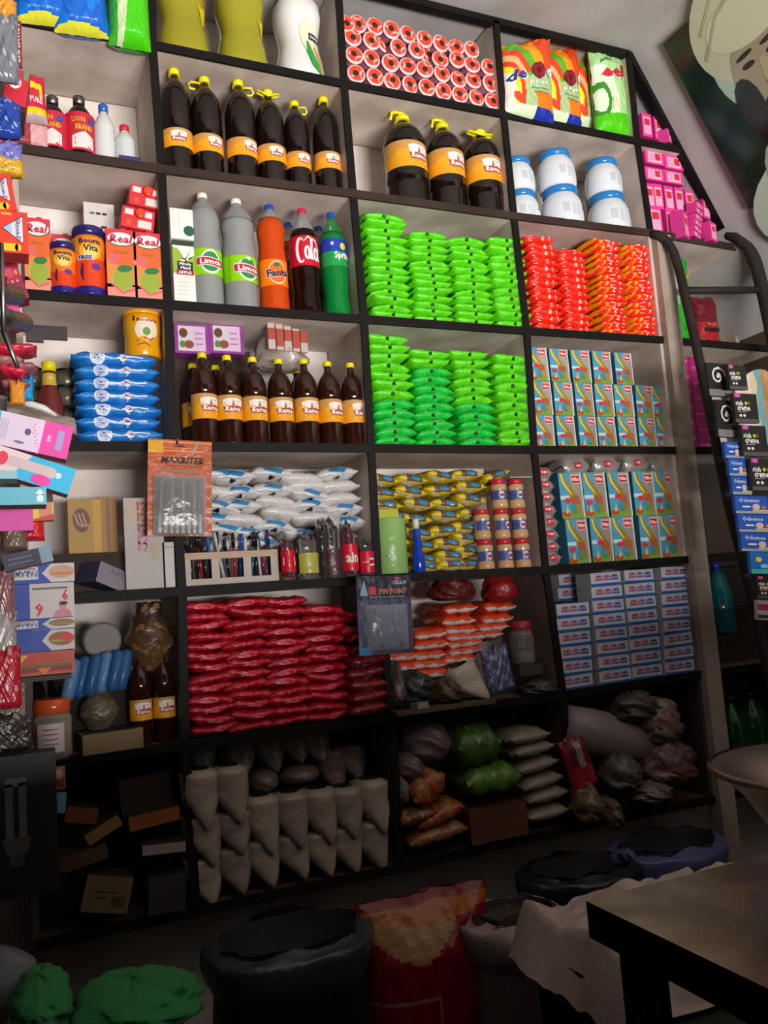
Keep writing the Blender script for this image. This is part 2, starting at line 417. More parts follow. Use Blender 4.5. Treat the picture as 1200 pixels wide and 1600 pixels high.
def oil_bottle(h, R, cap='f0dc10', handle=0, turn=.15, amber=False, ribs=False, lab=(.24, .40), dome=0.0):
    t = empty('oil_bottle')
    pr = [(R*.86, 0), (R*.98, h*.015), (R, h*.03)]
    if ribs:
        for k in range(5): z = h*.05 + k*h*.042; pr += [(R*.93, z), (R, z + h*.021)]
    z0, z1 = h*lab[0], h*lab[1]
    pr += [(R*.97, z0 - .004), (R*.97, z1 + .004), (R, z1 + h*.02)] + [(R*a, h*(b + dome)) for a, b in ((.99, .66), (.95, .71), (.86, .765), (.70, .815), (.50, .855), (.32, .885))] + [(R*.26, h*.905), (R*.26, h*.94)]
    nl = [(r*.985, z) for r, z in pr]
    MB().lathe(nl, lambda z: ('2e120a' if amber else '170b08'), 'liquid', 28).build('oil', t)
    MB().lathe(pr, '6b5848' , 'clear', 28, cap=False).build('bottle_shell', t)
    c = MB(); c.lathe([(R*.30, h*.935), (R*.34, h*.937), (R*.34, h*.975), (R*.30, h*.985), (R*.05, h*.987)], H(cap), 'gloss', 20)
    c.lathe([(R*.37, h*.928), (R*.37, h*.936)], H(cap), 'gloss', 20)
    cp = c.build('cap', t)
    if handle:
        m = MB(); zc = h*.932; pts = []
        if handle == 1:      # collar and loop held out sideways
            pts = [(R*.3, 0, zc), (R*.85, -.004, zc + .004), (R*1.0, 0, zc - h*.03), (R*.85, 0, zc - h*.055), (R*.55, 0, zc - h*.06)]
        elif handle == -1:
            pts = [(-R*.3, 0, zc), (-R*.85, -.004, zc - .002), (-R*1.05, 0, zc - h*.03), (-R*.9, 0, zc - h*.06), (-R*.6, 0, zc - h*.065)]
        elif handle == 2:    # loop standing up over the cap
            pts = [(R*.42*cos(pi - a) - R*.12, 0, zc + h*.005 + sin(a)*h*.095) for a in [pi*i/10 for i in range(11)]]
            pts = [(x * (1.5 if 2 < i < 8 else 1.1), y, z) for i, (x, y, z) in enumerate(pts)]
        else:
            pts = [(-R*.3, 0, zc), (-R*.75, 0, zc + .006), (-R*.7, -.01, zc + h*.03), (-R*.1, -R*.45, zc - h*.03), (R*.7, -.01, zc + h*.03), (R*.75, 0, zc + .006), (R*.3, 0, zc)]
        m.tube(pts, R*.075, H(cap), 'gloss', 6); m.build('carry_handle', t)
    lb = MB(); S = cyl(R*.97, turn); rama_label(lb, S, R*3.6, z1 - z0, (z0 + z1)/2, True); lb.build('label', t)
    return t
def place(t, loc, label, cat, group=None, rz=0, rx=0, ry=0):
    t.location = loc; t.rotation_euler = (rx, ry, rz); return tag(t, label, cat, group)

G = 'dark oil bottles on the second shelf'
for i, (px, top, hd, tn, R, desc) in enumerate([(279, 110, 0, -.05, .047, 'leftmost, beside the divider'), (326, 123, -1, .35, .048, 'second from left, loop handle turned left'),
        (379, 128, 1, .45, .049, 'third from left, label turned aside'), (425, 143, 3, .1, .047, 'fourth from left, both handle loops spread'), (466, 160, 1, .25, .042, 'slimmer fifth from left'), (512, 154, 0, .1, .046, 'rightmost, beside the divider')]):
    Y = .07; p = spot(1, 1, px, 260, Y); q = at(px - 6, top, Y); hh = (q.z - p.z) / .985
    t = oil_bottle(hh, R, handle=hd, turn=tn)
    place(t, p, 'dark oil bottle with yellow cap, ' + desc + ', second shelf', 'bottle', G)
G = 'large oil cans on the second shelf'
for i, (px, top, hd, R, desc) in enumerate([(638, 176, 2, .074, 'leftmost of the three large ones'), (700, 190, 2, .067, 'middle of the three large ones'), (758, 192, 3, .067, 'rightmost of the three large ones')]):
    Y = .075; p = spot(2, 1, px, 310, Y); q = at(px - 8, top, Y); hh = min((q.z - p.z) / .985, .338)
    t = oil_bottle(hh, R, handle=hd, turn=.25 if i < 2 else 0.05, ribs=True, lab=(.36, .63), dome=.015)
    place(t, p, 'big dark oil bottle with yellow cap, ' + desc, 'bottle', G)
G = 'amber oil bottles under the soda bottles'
for i, px in enumerate([322, 361, 401, 442, 482, 519, 555]):
    Y = .05; p = spot(1, 3, px, 690, Y); tops = [552, 556, 559, 562, 562, 566, 568]
    q = at(px - 8, tops[i], Y); hh = (q.z - p.z) / .985
    t = oil_bottle(hh, .0385, amber=True, turn=[.35, .1, .15, .1, .15, .4, .4][i], lab=(.27, .53), dome=-.03)
    place(t, p, f'amber oil bottle with orange label, {ORD[i]} from left in the front row', 'bottle', G)
for i, (px, Y) in enumerate([(306, .14), (342, .145), (470, .14)]):
    p = spot(1, 3, px, 690, Y); t = oil_bottle(.275, .037, amber=True, lab=(.27, .53), dome=-.03)
    place(t, p, f'amber oil bottle half hidden behind the front row, {ORD[i]} from left', 'bottle', G)

# ---- soft drinks ----
def soda(h, R, liquid, capc, prof, fill, labz, lab, name='soda_bottle', shell='9a9a9a', turn=.1, liqfin='liquid'):
    t = empty(name); pr = [(R*r, h*z) for r, z in prof]
    nl = [(r*.985, z) for r, z in pr if z < h*fill]; rr = prof_r(pr)
    MB().lathe(nl + [(rr(h*fill)*.98, h*fill)], H(liquid), liqfin, 28).build('drink', t)
    MB().lathe([(rr(h*fill - .002), h*fill - .002)] + [(r, z) for r, z in pr if z > h*fill], H(shell), 'pet', 28, cap=False).build('bottle_neck', t)
    c = MB(); c.lathe([(R*.30, h*.955), (R*.31, h*.957), (R*.31, h*.993), (R*.26, h)], H(capc), 'gloss', 20); c.build('cap', t)
    m = MB(); S = cyl(rr, turn); lab(m, S, R, h*labz[0], h*labz[1]); m.build('label', t)
    return t
P_BIG = [(.80, 0), (.95, .01), (1, .04), (1, .10), (.97, .24), (.97, .44), (1, .46), (.98, .56), (.90, .64), (.97, .72), (.98, .76), (.86, .83), (.58, .89), (.30, .935), (.27, .96)]
P_WAIST = [(.80, 0), (.98, .015), (1, .06), (.97, .2), (.93, .28), (.93, .44), (.95, .5), (.86, .6), (.9, .68), (.95, .74), (.92, .8), (.72, .87), (.34, .93), (.27, .96)]
P_COLA = [(.82, 0), (.97, .02), (1, .08), (.97, .16), (.9, .22), (.98, .32), (1, .42), (.99, .5), (.98, .68), (.9, .75), (.66, .84), (.4, .90), (.27, .94), (.27, .96)]
def lab_lime(m, S, R, z0, z1):
    w = R*3.6; zc = (z0+z1)/2; h = z1-z0
    m.rect(S, -w/2, z0, w/2, z1, '8fd014', .001, 'film', 20, 3)
    for q in (-1.15, 1.15): m.rect(S, q*R - R*.12, z0, q*R + R*.12, z1, '7abb10', .0013, 'film', 2, 3)
    m.ell(S, 0, zc, R*.62, h*.46, 'eef5ee', .0016, n=24, rings=2); m.ell(S, 0, zc, R*.54, h*.38, '2b8a55', .002, n=24, rings=2)
    m.band(S, [(-R*.85 + R*1.7*i/10, zc + h*.02*sin(i*.6) - .0005) for i in range(11)], h*.34, 'f2f2f2', .0024)
    m.band(S, [(-R*.82 + R*1.64*i/10, zc + h*.02*sin(i*.6) - .0005) for i in range(11)], h*.27, 'c02038', .0028)
    m.text(S, 'Limca', 0, zc, h*.2, 'ffffff', .0034, w=R*1.25)
def lab_orange(m, S, R, z0, z1):
    w = R*3.6; zc = (z0+z1)/2; h = z1-z0
    m.rect(S, -w/2, z0, w/2, z1, 'ff7d08', .001, 'film', 20, 3)
    m.ell(S, 0, zc, R*.62, h*.44, 'f6efe6', .0016, n=26, rings=2); m.ell(S, 0, zc, R*.57, h*.40, 'f47008', .002, n=26, rings=2)
    m.ell(S, -R*.05, zc + h*.28, R*.2, h*.09, '2f7a2a', .0024, rot=.4)
    m.text(S, 'Fanta', 0, zc - h*.02, h*.34, 'f4f4f8', .0027, w=R*1.5, rot=.12)
    m.text(S, 'Fanta', 0, zc - h*.02, h*.30, '141c50', .0034, w=R*1.4, rot=.12)
def lab_cola(m, S, R, z0, z1):
    w = R*3.6; zc = (z0+z1)/2; h = z1-z0
    m.rect(S, -w/2, z0, w/2, z1, 'c8102e', .001, 'film', 20, 3)
    cxy = lambda cx, cy, rx, ry, a0, a1, n=14: [(cx + rx*cos(a0+(a1-a0)*i/n), cy + ry*sin(a0+(a1-a0)*i/n)) for i in range(n+1)]
    m.band(S, cxy(-R*.62, zc, R*.26, h*.40, .9, 5.4), [h*.03 + h*.07*sin(i*pi/14) for i in range(15)], 'ffffff', .002)
    m.band(S, cxy(-R*.2, zc - h*.08, R*.14, h*.2, 0, 6.28), h*.07, 'ffffff', .002)
    m.band(S, [(R*.02, zc-h*.3), (R*.1, zc+h*.1), (R*.16, zc+h*.42), (R*.08, zc+h*.4), (R*.08, zc-h*.2), (R*.2, zc-h*.3)], h*.06, 'ffffff', .002)
    m.band(S, cxy(R*.42, zc - h*.1, R*.14, h*.2, 0, 6.28), h*.07, 'ffffff', .002)
    m.band(S, [(R*.58, zc+h*.1), (R*.6, zc-h*.26), (R*.75, zc-h*.3)], h*.07, 'ffffff', .002)
    m.band(S, [(-R*.4, zc+h*.3), (-R*.1, zc+h*.46), (R*.4, zc+h*.36), (R*.85, zc+h*.05)], [h*.02, h*.06, h*.05, h*.01], 'ffffff', .002)
def lab_sprite(m, S, R, z0, z1):
    w = R*3.6; zc = (z0+z1)/2; h = z1-z0
    m.rect(S, -w/2, z0, w/2, z1, '1f9a4a', .001, 'film', 20, 3); m.rect(S, -w/2, zc + h*.02, w/2, z1, '1f3fa8', .0012, 'film', 20, 2)
    m.ell(S, R*.2, zc + h*.22, R*.24, h*.13, 'e8dc3a', .0018)
    m.ell(S, -R*.6, zc + h*.3, R*.12, h*.07, 'c8d8f0', .0018)
    m.text(S, 'Sprite', R*.15, zc - h*.14, h*.34, 'ffffff', .0022, w=R*1.25, rot=.05)
G = 'soft drink bottles on the third shelf'
for i, (px, top, args, lb, cat) in enumerate([
    (325, 304, dict(R=.0495, liquid='8d8f8d', capc='ece8e2', prof=P_BIG, fill=.84, labz=(.27, .485), lab=lab_lime, turn=.12, liqfin='gloss'), 'cloudy lemon drink bottle with green label, beside the white cartons', 'bottle'),
    (378, 313, dict(R=.052, liquid='8d8f8d', capc='ece8e2', prof=P_BIG, fill=.80, labz=(.24, .46), lab=lab_lime, turn=.3, liqfin='gloss'), 'cloudy lemon drink bottle with green label, beside the orange drink', 'bottle'),
    (430, 322, dict(R=.047, liquid='c8460c', capc='2340b0', prof=P_WAIST, fill=.86, labz=(.24, .47), lab=lab_orange, turn=.05), 'bright orange drink bottle with blue cap', 'bottle'),
    (481, 328, dict(R=.046, liquid='1c0806', capc='d41c3c', prof=P_COLA, fill=.79, labz=(.44, .71), lab=lab_cola, turn=.1), 'dark cola bottle with red label and red cap', 'bottle'),
    (527, 334, dict(R=.043, liquid='0a7a32', capc='1d4cc0', prof=P_COLA, fill=.8, labz=(.47, .72), lab=lab_sprite, turn=.2, shell='1c8a44'), 'green lemon drink bottle with blue cap and blue label', 'bottle')]):
    Y = .065; p = spot(1, 2, px, 485, Y); q = at(px - 6, top, Y)
    place(soda(q.z - p.z, **args), p, lb + ', third shelf', cat, G)
for i, (px, py, c, cc, lb) in enumerate([(458, 350, 'c8460c', '2340b0', 'orange drink bottle half hidden behind the dark cola bottle'), (506, 356, '0a7a32', '1d3c90', 'green drink bottle half hidden behind the cola and lemon bottles')]):
    Y = .19; p = spot(1, 2, px, 480, Y); q = at(px, py, Y)
    place(soda(q.z - p.z, .043, c, cc, P_COLA, .8, (.45, .7), lab_orange if i == 0 else lab_sprite), p, lb, 'bottle', G)
# white-green juice cartons stacked left of the sodas
def carton(w, d, h, face, side, art, spout=None, name='juice_carton', fin='paper'):
    t = empty(name); m = MB(); m.box(-w/2, -d/2, 0, w/2, d/2, h, side, fin, cols=[face, side, side, side, side, side]); art(m, front(d), w, h); m.build('carton_body', t)
    if spout: MB().lathe([(w*.14, 0), (w*.15, .002), (w*.15, .011), (w*.12, .014)], H(spout), 'gloss', 14).build('cap', t, loc=(w*.1, -d*.1, h))
    return t
def art_mm(m, S, w, h):
    m.rect(S, -w/2, h*.92, w/2, h, '2f3a2a'); m.rect(S, -w/2, h*.50, w/2, h*.92, 'f0f0e8')
    m.poly(S, [(-w/2, h*.5), (w/2, h*.5), (w/2, h*.78), (w*.1, h*.68), (-w*.2, h*.86), (-w/2, h*.9)], '93b936')
    m.poly(S, [(-w*.2, h*.72), (0, h*.66), (w*.35, h*.85), (w*.2, h*.7)], 'e8f0d8', .0014)
    m.rect(S, -w*.3, h*.55, w*.42, h*.68, '16181a', .0016)
    m.text(S, 'Minute', .004, h*.645, h*.045, 'ffffff', .0022, w=w*.55); m.text(S, 'Maid', .004, h*.585, h*.045, 'ffffff', .0022, w=w*.45)
    m.rect(S, -w*.35, h*.48, w*.45, h*.55, 'b01c30', .0016); m.text(S, 'APPLE', .002, h*.515, h*.04, 'ffffff', .0022, w=w*.6)
    for k in range(5): m.rect(S, -w*.3, h*(.12 + .06*k), w*(.1 + .05*(k % 3)), h*(.13 + .06*k), 'c9c9c4', .001)
p = spot(1, 2, 287, 472, .06)
t = carton(.062, .06, .20, 'ecebe6', 'e4e2dc', art_mm); place(t, p, 'white and green apple juice carton standing beside the lemon drinks', 'carton')
def art_w(m, S, w, h):
    m.rect(S, -w*.12, 0, -w*.1, h, 'cfcdc6'); m.rect(S, -w*.36, 0, -w*.34, h, 'cfcdc6'); m.ell(S, w*.3, h*.28, w*.24, w*.24, '1f5a45', .002)
t = empty('juice_carton'); m = MB(); m.box(-.033, -.05, 0, .033, .05, .092, 'eceae4'); art_w(m, front(.1), .066, .092); m.build('carton_body', t)
place(t, (p.x - .002, .07, p.z + .20), 'white carton with dark green cap lying on top of the apple juice carton', 'carton')

# ---- row 0, bay 1: big detergent bottles ----
def jug(h, R, liquid, art, name, fin='liquid'):
    t = empty(name); pr = [(.80, 0), (.98, .02), (1, .1), (.94, .24), (.82, .36), (.80, .46), (.9, .58), (.98, .68), (.95, .8), (.7, .9), (.35, .96), (.33, 1)]
    pr = [(R*r, h*z) for r, z in pr]
    MB().lathe(pr, liquid, fin, 28, sq=2.6).build('bottle_body', t)
    m = MB(); S = cyl(lambda z: prof_r(pr)(z) * 1.04, .3); art(m, S, R, h); m.build('label', t)
    return t
def art_j(m, S, R, h):
    m.band(S, [(R*.55, h*.72), (R*.5, h*.55), (R*.75, h*.35), (R*.95, h*.1)], [R*.3, R*.5, R*.6, R*.4], 'e8d820', .002, 'film')
    m.band(S, [(R*.55, h*.6), (R*.8, h*.45), (R*.95, h*.38)], R*.12, 'd06a40', .004, 'film')
    m.band(S, [(R*.9, h*.4), (R*1.0, h*.2), (R*1.1, h*.06)], R*.3, '9a8a6a', .004, 'film')
def art_w2(m, S, R, h):
    m.ell(S, R*.15, h*.32, R*.52, h*.30, 'eadfba', .002, 'film', 26, rot=.35, rings=3)
    m.band(S, [(-R*.22, h*.38), (-R*.2, h*.26), (0, h*.14), (R*.3, h*.06)], [R*.06, R*.28, R*.36, R*.1], '2f9a3c', .004, 'film')
    m.band(S, [(R*.05, h*.33), (R*.25, h*.22), (R*.4, h*.08)], [R*.1, R*.3, R*.12], 'd99a5c', .0045, 'film')
    m.rect(S, -R*.15, h*.40, R*.4, h*.47, '2b3350', .005, 'film', 3, 1); m.text(S, 'neutra', R*.12, h*.435, h*.035, 'e8e8e8', .0058, w=R*.42)
for i, (px, R, c, art, lb) in enumerate([(286, .078, '938c26', art_j, 'large olive-yellow dishwash bottle on the top shelf, beside the green bag'),
        (378, .078, '968f28', art_j, 'large olive-yellow dishwash bottle on the top shelf, middle of three'), (468, .076, 'dcdad6', art_w2, 'large white bottle with oval cream and green label on top shelf')]):
    p = spot(1, 0, px, [82, 100, 115][i], .085)
    t = jug(.34, R, c, art, 'detergent_bottle', 'liquid' if i < 2 else 'gloss'); place(t, p, lb, 'bottle', 'large detergent bottles on the top shelf', rz=[.0, .05, .1][i])

# ---- row 0, bay 2: cups lying with their lids to the front ----
def cup():
    t = empty('noodle_cup')
    m = MB(); m.lathe([(.0215, -.085), (.0225, -.084), (.028, -.006)], '8c4a5a', 'film', 20); m.xf(Matrix.Rotation(pi/2, 4, 'X')); m.build('cup_body', t)
    m = MB(); S = lambda x, y, o: Vector((x, -.001 - o, y))
    n = 22; m.lathe([(.0300, -.006), (.0315, -.004), (.0315, 0), (.0265, .0015), (.0, .0012)], 'e9c3c3', 'film', n); m.xf(Matrix.Rotation(pi/2, 4, 'X'))
    m.ell(S, 0, 0, .0255, .0255, 'd8452c', .0022, 'film', 22); m.text(S, 'BRU', 0, .017, .007, 'f4ded8', .003, w=.026, arc=-.6)
    m.ell(S, .001, -.003, .0095, .0105, '35241e', .003, 'film', 16)
    m.rect(S, .010, -.018, .018, -.008, 'c9a0a8', .0028, 'film'); m.build('lid', t)
    return t
KC = Kind(cup, cup); KC.p[1].children[1]
rows = [[(60,140),(157,148),(265,163),(367,185),(470,213),(573,243),(675,270),(770,293),(868,308)],
 [(125,230),(243,253),(332,275),(410,297),(525,312),(598,345),(672,370),(778,370),(872,402),(975,418)],
 [(135,343),(243,365),(360,392),(468,413),(575,430),(683,458),(785,495),(880,500),(982,522)],
 [(147,460),(265,480),(372,508),(483,530),(588,545),(692,570),(795,590),(898,610),(998,630)]]
for r, row in enumerate(rows):
    for i, (zx, zy) in enumerate(row):
        p = at(520 + zx/4, zy/4, .015 + rnd(0, .012) + (.035 if (zx, zy) in ((332,275),(598,345)) else 0))
        if i == 0 and r == 0: p.x += .012
        KC.put(p, f'red-lidded round cup lying on its side, {ORD[i]} from left in the {["top","upper middle","lower middle","bottom"][r]} row', 'cup', 'stacked cups with red lids on the top shelf',
               (rnd(-.12, .05), rnd(-pi, pi), rnd(-.12, .12)))
KC.done()

# ---- upright gusset bags (detergent) ----
def bag(w, h, d, art, base, name, fin='film', seed=0, lean=0, slant=0):
    t = empty(name); NU, NV = 56, 66
    def prof(u, v):
        e = abs(2*u - 1); f = (1 - e ** 3) ** .6
        g = min(1, v / .10) ** .5 * (1 if v < .80 else max(0, (1 - (v - .80) / .2)) ** .7)
        return f * g
    def fn(sd):
        def F(u, v):
            x = (u - .5) * w * (1 - .05 * sin(v * pi)); z = v * h * (1 - slant * (1 - u))
            th = d/2 * prof(u, v) + .0015
            nz = (noise(u * 6, v * 6, seed) * .004 + noise(u * 17, v * 15, seed + 2) * .0012) * min(1, w/.18)
            if v > .93: nz += .004 * sin(u * 20 + seed) * min(1, w/.18)
            return Vector((x, sd * th + (nz if sd < 0 else -nz) + lean * z * z * 2, z + .01 * noise(u * 3, seed, 1) * v))
        return F
    m = MB()
    m.grid(fn(-1), NU, NV, art, fin); m.grid(lambda u, v: fn(1)(1 - u, v), NU, NV, base, fin)
    o = m.build('bag_body', t); S = lambda x, y, o_: fn(-1)(min(1, max(0, x + .5)), min(1, max(0, y))) + Vector((0, -o_ - .001, 0))
    return t, S
def art_tide(u, v):
    # rainbow arcs from the lower left, pale green lower right, orange and blue foot
    dx, dy = u + .25, v - .28; r = math.hypot(dx * .95, dy * 1.1)
    if v < .10: return H('1d2f9a') if u > .55 else H('cfe3b8')
    if v < .30 and u > .55 + (.30 - v) * .2: return H('ef7a12')
    if v < .27 and .12 < u < .34 and abs((u - .12) - (.24 - v) * 1.2 - .05) < .09: return H('e0452c')
    if r < .42: return H('f4e6d8')
    if r < .50: return H('f0de14')
    if r < .57: return H('d8402a')
    if r < .66 and v > .4: return H('e0b070')
    if r < .76 and v > .55: return H('e0442a')
    if r < .88 and v > .5: return H('5cab2a')
    if r < 1.03 and v > .55: return H('e89a18')
    if v > .56: return H('ea4a1c')
    return H('a8c48c')
def tide_extra(t, S, full):
    m = MB()
    for k in range(9):
        a = 2*pi*k/9; m.ell(S, .12 + .085*cos(a), .02 + .53 + .055*sin(a), .07, .05, '7a1420' if k % 2 else '8f1c28', .003 + .0004*k, 'film', 10, rings=2)
    m.ell(S, .12, .55, .05, .035, '5c0c18', .0075, 'film', 10)
    for k in range(5):
        a = 2*pi*k/5; m.ell(S, .36 + .04*cos(a), .53 + .03*sin(a), .03, .02, 'cfe8f4', .007, 'film', 8)
    m.text(S, 'plus', .12, .405, .055, 'f4f8e6', .004, w=.42)
    m.text(S, 'Jasmine', .14, .33, .026, '6c8a5c', .004, w=.40); m.text(S, '& Rose', .16, .285, .026, '6c8a5c', .004, w=.3)
    if full:
        m.text(S, 'de', -.31, .50, .17, 'f2f2f6', .0035, w=.42, rot=.12, shear=.3); m.text(S, 'de', -.31, .50, .15, '1c2f86', .005, w=.37, rot=.12, shear=.3)
    m.build('print', t)
for i, (px, top, bot, w, Y, rz) in enumerate([(826, 50, 188, .21, .0, .0), (876, 60, 198, .20, .06, .10), (917, 77, 206, .19, .11, .15)]):
    a = at(px, bot, Y); b = at(px, top, Y)
    t, S = bag(w, b.z - a.z, .075, art_tide, 'e0662a', 'detergent_bag', seed=i, slant=.26)
    tide_extra(t, S, i == 0)
    place(t, (a.x, Y, a.z), 'orange and green detergent bag with rose print, ' + ['front and leftmost of three', 'middle of three', 'rightmost, next to the green bag'][i], 'bag', 'orange detergent bags on the top shelf', rz=rz, ry=.06)
def art_eel(u, v):
    if v < .16 + .1*u: return H('4fc412')
    if v > .86: return H('b4d8a0')
    if u > .86 - .2*(v - .5)**2 and v > .2: return H('7fcf3a')
    d = math.hypot(u - .12, (v - .34) * 1.2)
    if .16 < d < .25: return H('3d8a2a')
    if d < .5: return H('d8eecb')
    return H('a8d890')
a = at(958, 213, .04); b = at(963, 84, .04)
t, S = bag(.165, b.z - a.z, .07, art_eel, '6cc43a', 'detergent_bag', seed=5)
m = MB(); m.text(S, 'eel', -.02, .68, .16, 'f4f4f4', .005, w=.72, rot=.12, shear=.2); m.text(S, 'eel', -.02, .68, .145, 'd01838', .0075, w=.68, rot=.12, shear=.2)
m.text(S, 'Active', -.2, .8, .04, '3c5a3c', .004, w=.3, rot=.12)
for k in range(6): m.ell(S, -.02 + .06*cos(k), .32 + .05*sin(k*1.7), .05, .035, ['f0e6b0', 'ffffff', 'f4d8a0'][k % 3], .003 + k*.0004, 'film', 10)
m.build('print', t); place(t, (a.x, .04, a.z), 'light green and white detergent bag at the right end of top shelf', 'bag', rz=.05)

# ---- row 0, bay 0: blue and green bags hanging over the edge ----
def art_blue(u, v):
    if v < .02 + .04*sin(u*3 + .3): return H('d8d63a')
    return H('1763c4') if noise(u*4, v*4) < .3 else H('1c78d8')
for i, (px, bot, w, c) in enumerate([(70, 36, .15, art_blue), (130, 52, .15, art_blue), (204, 72, .12, None)]):
    a = at(px, bot, -.02)
    art = c or (lambda u, v: H('46c414') if u > .35 + .25*(v - .1) else H('c8d8a8') if u > .2 else H('3fae2c'))
    t, S = bag(w, .26, .10, art, '1a5fb8' if c else '3fae2c', 'detergent_bag', seed=10 + i)
    place(t, (a.x, -.005, a.z), ['glossy blue bag with yellow foot at top left corner, leftmost of two', 'glossy blue bag with yellow foot beside the bright green bag', 'bright green bag hanging over the top left shelf edge'][i], 'bag', ry=-.1 + .05*i)

# ---- row 1, bay 3: white jars with blue lids ----
def wjar(R, h):
    t = empty('plastic_jar'); pr = [(R*.84, 0), (R*.93, h*.02), (R*.99, h*.15), (R, h*.35), (R*.97, h*.55), (R*.88, h*.70), (R*.76, h*.80), (R*.72, h*.84)]
    MB().lathe(pr, 'd6dadf', 'gloss', 30, cap=True).build('jar_body', t)
    c = MB(); c.lathe([(R*.74, h*.82), (R*.82, h*.83), (R*.83, h*.94), (R*.79, h*.99), (R*.6, h*1.0)], '2478b8', 'gloss', 30); c.build('lid', t)
    m = MB(); S = cyl(prof_r(pr), .25)
    m.rect(S, -R*.75, h*.26, -R*.45, h*.5, 'c3c8d0', .001, 'paper', 3, 2); m.rect(S, -R*.3, h*.2, R*.1, h*.5, 'cacfd8', .001, 'paper', 3, 2)
    m.rect(S, -R*.26, h*.24, R*.06, h*.26, '98a0b0', .0014); m.rect(S, -R*.26, h*.32, 0, h*.335, '98a0b0', .0014); m.rect(S, -R*.26, h*.4, R*.03, h*.415, '98a0b0', .0014)
    m.ell(S, R*.55, h*.50, R*.09, h*.045, '33508a', .0014); m.text(S, 'CREMICA', R*.55, h*.40, h*.05, '33508a', .0014, w=R*.5)
    m.build('label', t); return t
KJ = Kind(lambda: wjar(.078, .155))
for i, (px, py, Y, s, lb) in enumerate([(816, 336, .10, .85, 'lower left'), (879, 345, .08, 1.0, 'lower middle'), (952, 352, .085, 1.02, 'lower right, the widest')]):
    p = spot(3, 1, px, py, Y); KJ.put(p, f'white plastic jar with blue lid, {lb} of the stacked six', 'jar', 'white jars with blue lids', (0, 0, rnd(-.2, .1)), (s, s, s))
    q = p + Vector((-.004, .005, .155 * s)); s2 = [.82, .92, .90][i]
    KJ.put(q, f'white plastic jar with blue lid, upper {["left","middle","right"][i]} of the stacked six', 'jar', 'white jars with blue lids', (0, rnd(-.02, .02), rnd(-.1, .3)), (s2, s2, s2))

# ================= PACKETS AND BOXES =================
def kgreen(body, n=3, w=.142, h=.031, mk='16361a', **k):
    return [ (lambda sd=sd: pillow(w, .17, h, body, sd * 1.7, mark=[(rnd(-.008, .008), -.002, .012, .0045, mk)], bend=rnd(-.12, .12), wr=.16,
              patch=lambda m, S: [m.rect(S, rnd(-.05, .03), rnd(.0, .006), rnd(.035, .05), rnd(.007, .009), mixc(body, 'ffffff', .28), .0004, 'film', 3, 1) for _ in range(2)], **k).build('snack_packet')) for sd in range(n)]
random.seed(11)
LG = Kind(*kgreen('5fd611', 4))
SG = Kind(*kgreen('16c83c', 3))
def col_z(c, r, px, py_top, n, Y, th):
    """n packets piled evenly from the board up to the pixel height py_top"""
    p = at(px, py_top, Y); z0 = SH(c, r, p.x); pt = (p.z - z0 - .004) / n
    return p.x, [z0 + .001 + i * pt for i in range(n)], pt
def stack(c, r, px, py_top, n, Y, kind, lab, cat, group, th=.031, jr=.06, alt=None, jx=.005):
    x, zs, pt = col_z(c, r, px, py_top, n, Y + .03, th)
    x = at(px, py_top, Y).x
    # columns lean a little, follow the picture's column top and bottom
    for i, z in enumerate(zs):
        K = alt(i) if alt else kind; s = pt / th
        K.put((x + rnd(-jx, jx), Y + .085 + rnd(-.004, .006), z), lab(i, n), cat, group, (rnd(-.02, .02), rnd(-jr, jr), rnd(-.04, .04)), (1, 1, s * 1.22))
NC = ['leftmost', 'second', 'third', 'rightmost']
for ci, (px, top, n) in enumerate([(604, 336, 14), (671, 365, 13), (735, 374, 12), (794, 374, 11)]):
    stack(2, 2, px, top, n, .0, LG, lambda i, n: f'bright green packet, {ORD[i]} from bottom in the {NC[ci]} pile of upper green bay', 'packet', 'green packets in the upper bay')
for ci, (px, top, n, gr) in enumerate([(609, 524, 12, lambda i: i < 5), (674, 548, 11, lambda i: i < 9), (738, 550, 11, lambda i: i < 5), (800, 556, 10, lambda i: False)]):
    stack(2, 3, px, top, n, .0, LG, lambda i, n: f'{"emerald" if gr(i) else "lime"} green packet, {ORD[i]} from bottom in the {NC[ci]} pile of lower green bay', 'packet', 'green packets in the lower bay',
          alt=lambda i: SG if gr(i) else LG)
def red_patch(m, S):
    m.rect(S, -.045, -.006, -.028, .004, 'f2e2dc', .0008, 'film', 3, 1)
    for k in range(4): m.rect(S, -.043 + k*.004, -.005, -.0415 + k*.004, .003, '884040', .0012, 'film')
    m.rect(S, .002, -.004, .012, .002, 'f4b8a8', .0008, 'film', 2, 1); m.rect(S, .03, -.003, .036, .003, 'f6d0c4', .0008, 'film', 2, 1)
def red_patch2(m, S):
    m.rect(S, -.02, -.006, .006, .003, 'f6ded4', .0008, 'film', 3, 1); m.rect(S, .018, -.005, .026, .001, 'f8e6dc', .0008, 'film', 2, 1)
RS = [Kind(*[(lambda sd=sd: pillow(.125, .17, .032, 'f02a12', sd, bend=rnd(-.12, .12), wr=.16, patch=red_patch).build('snack_packet')) for sd in range(3)]),
      Kind(*[(lambda sd=sd: pillow(.125, .17, .032, 'f42c10', sd + 5, bend=rnd(-.12, .12), wr=.16, patch=red_patch2, stripe=lambda u, v: 'f0a010' if v > .90 or v < .06 else ('e8a818' if v > .2 and v < .3 and u > .6 else None)).build('snack_packet')) for sd in range(3)])]
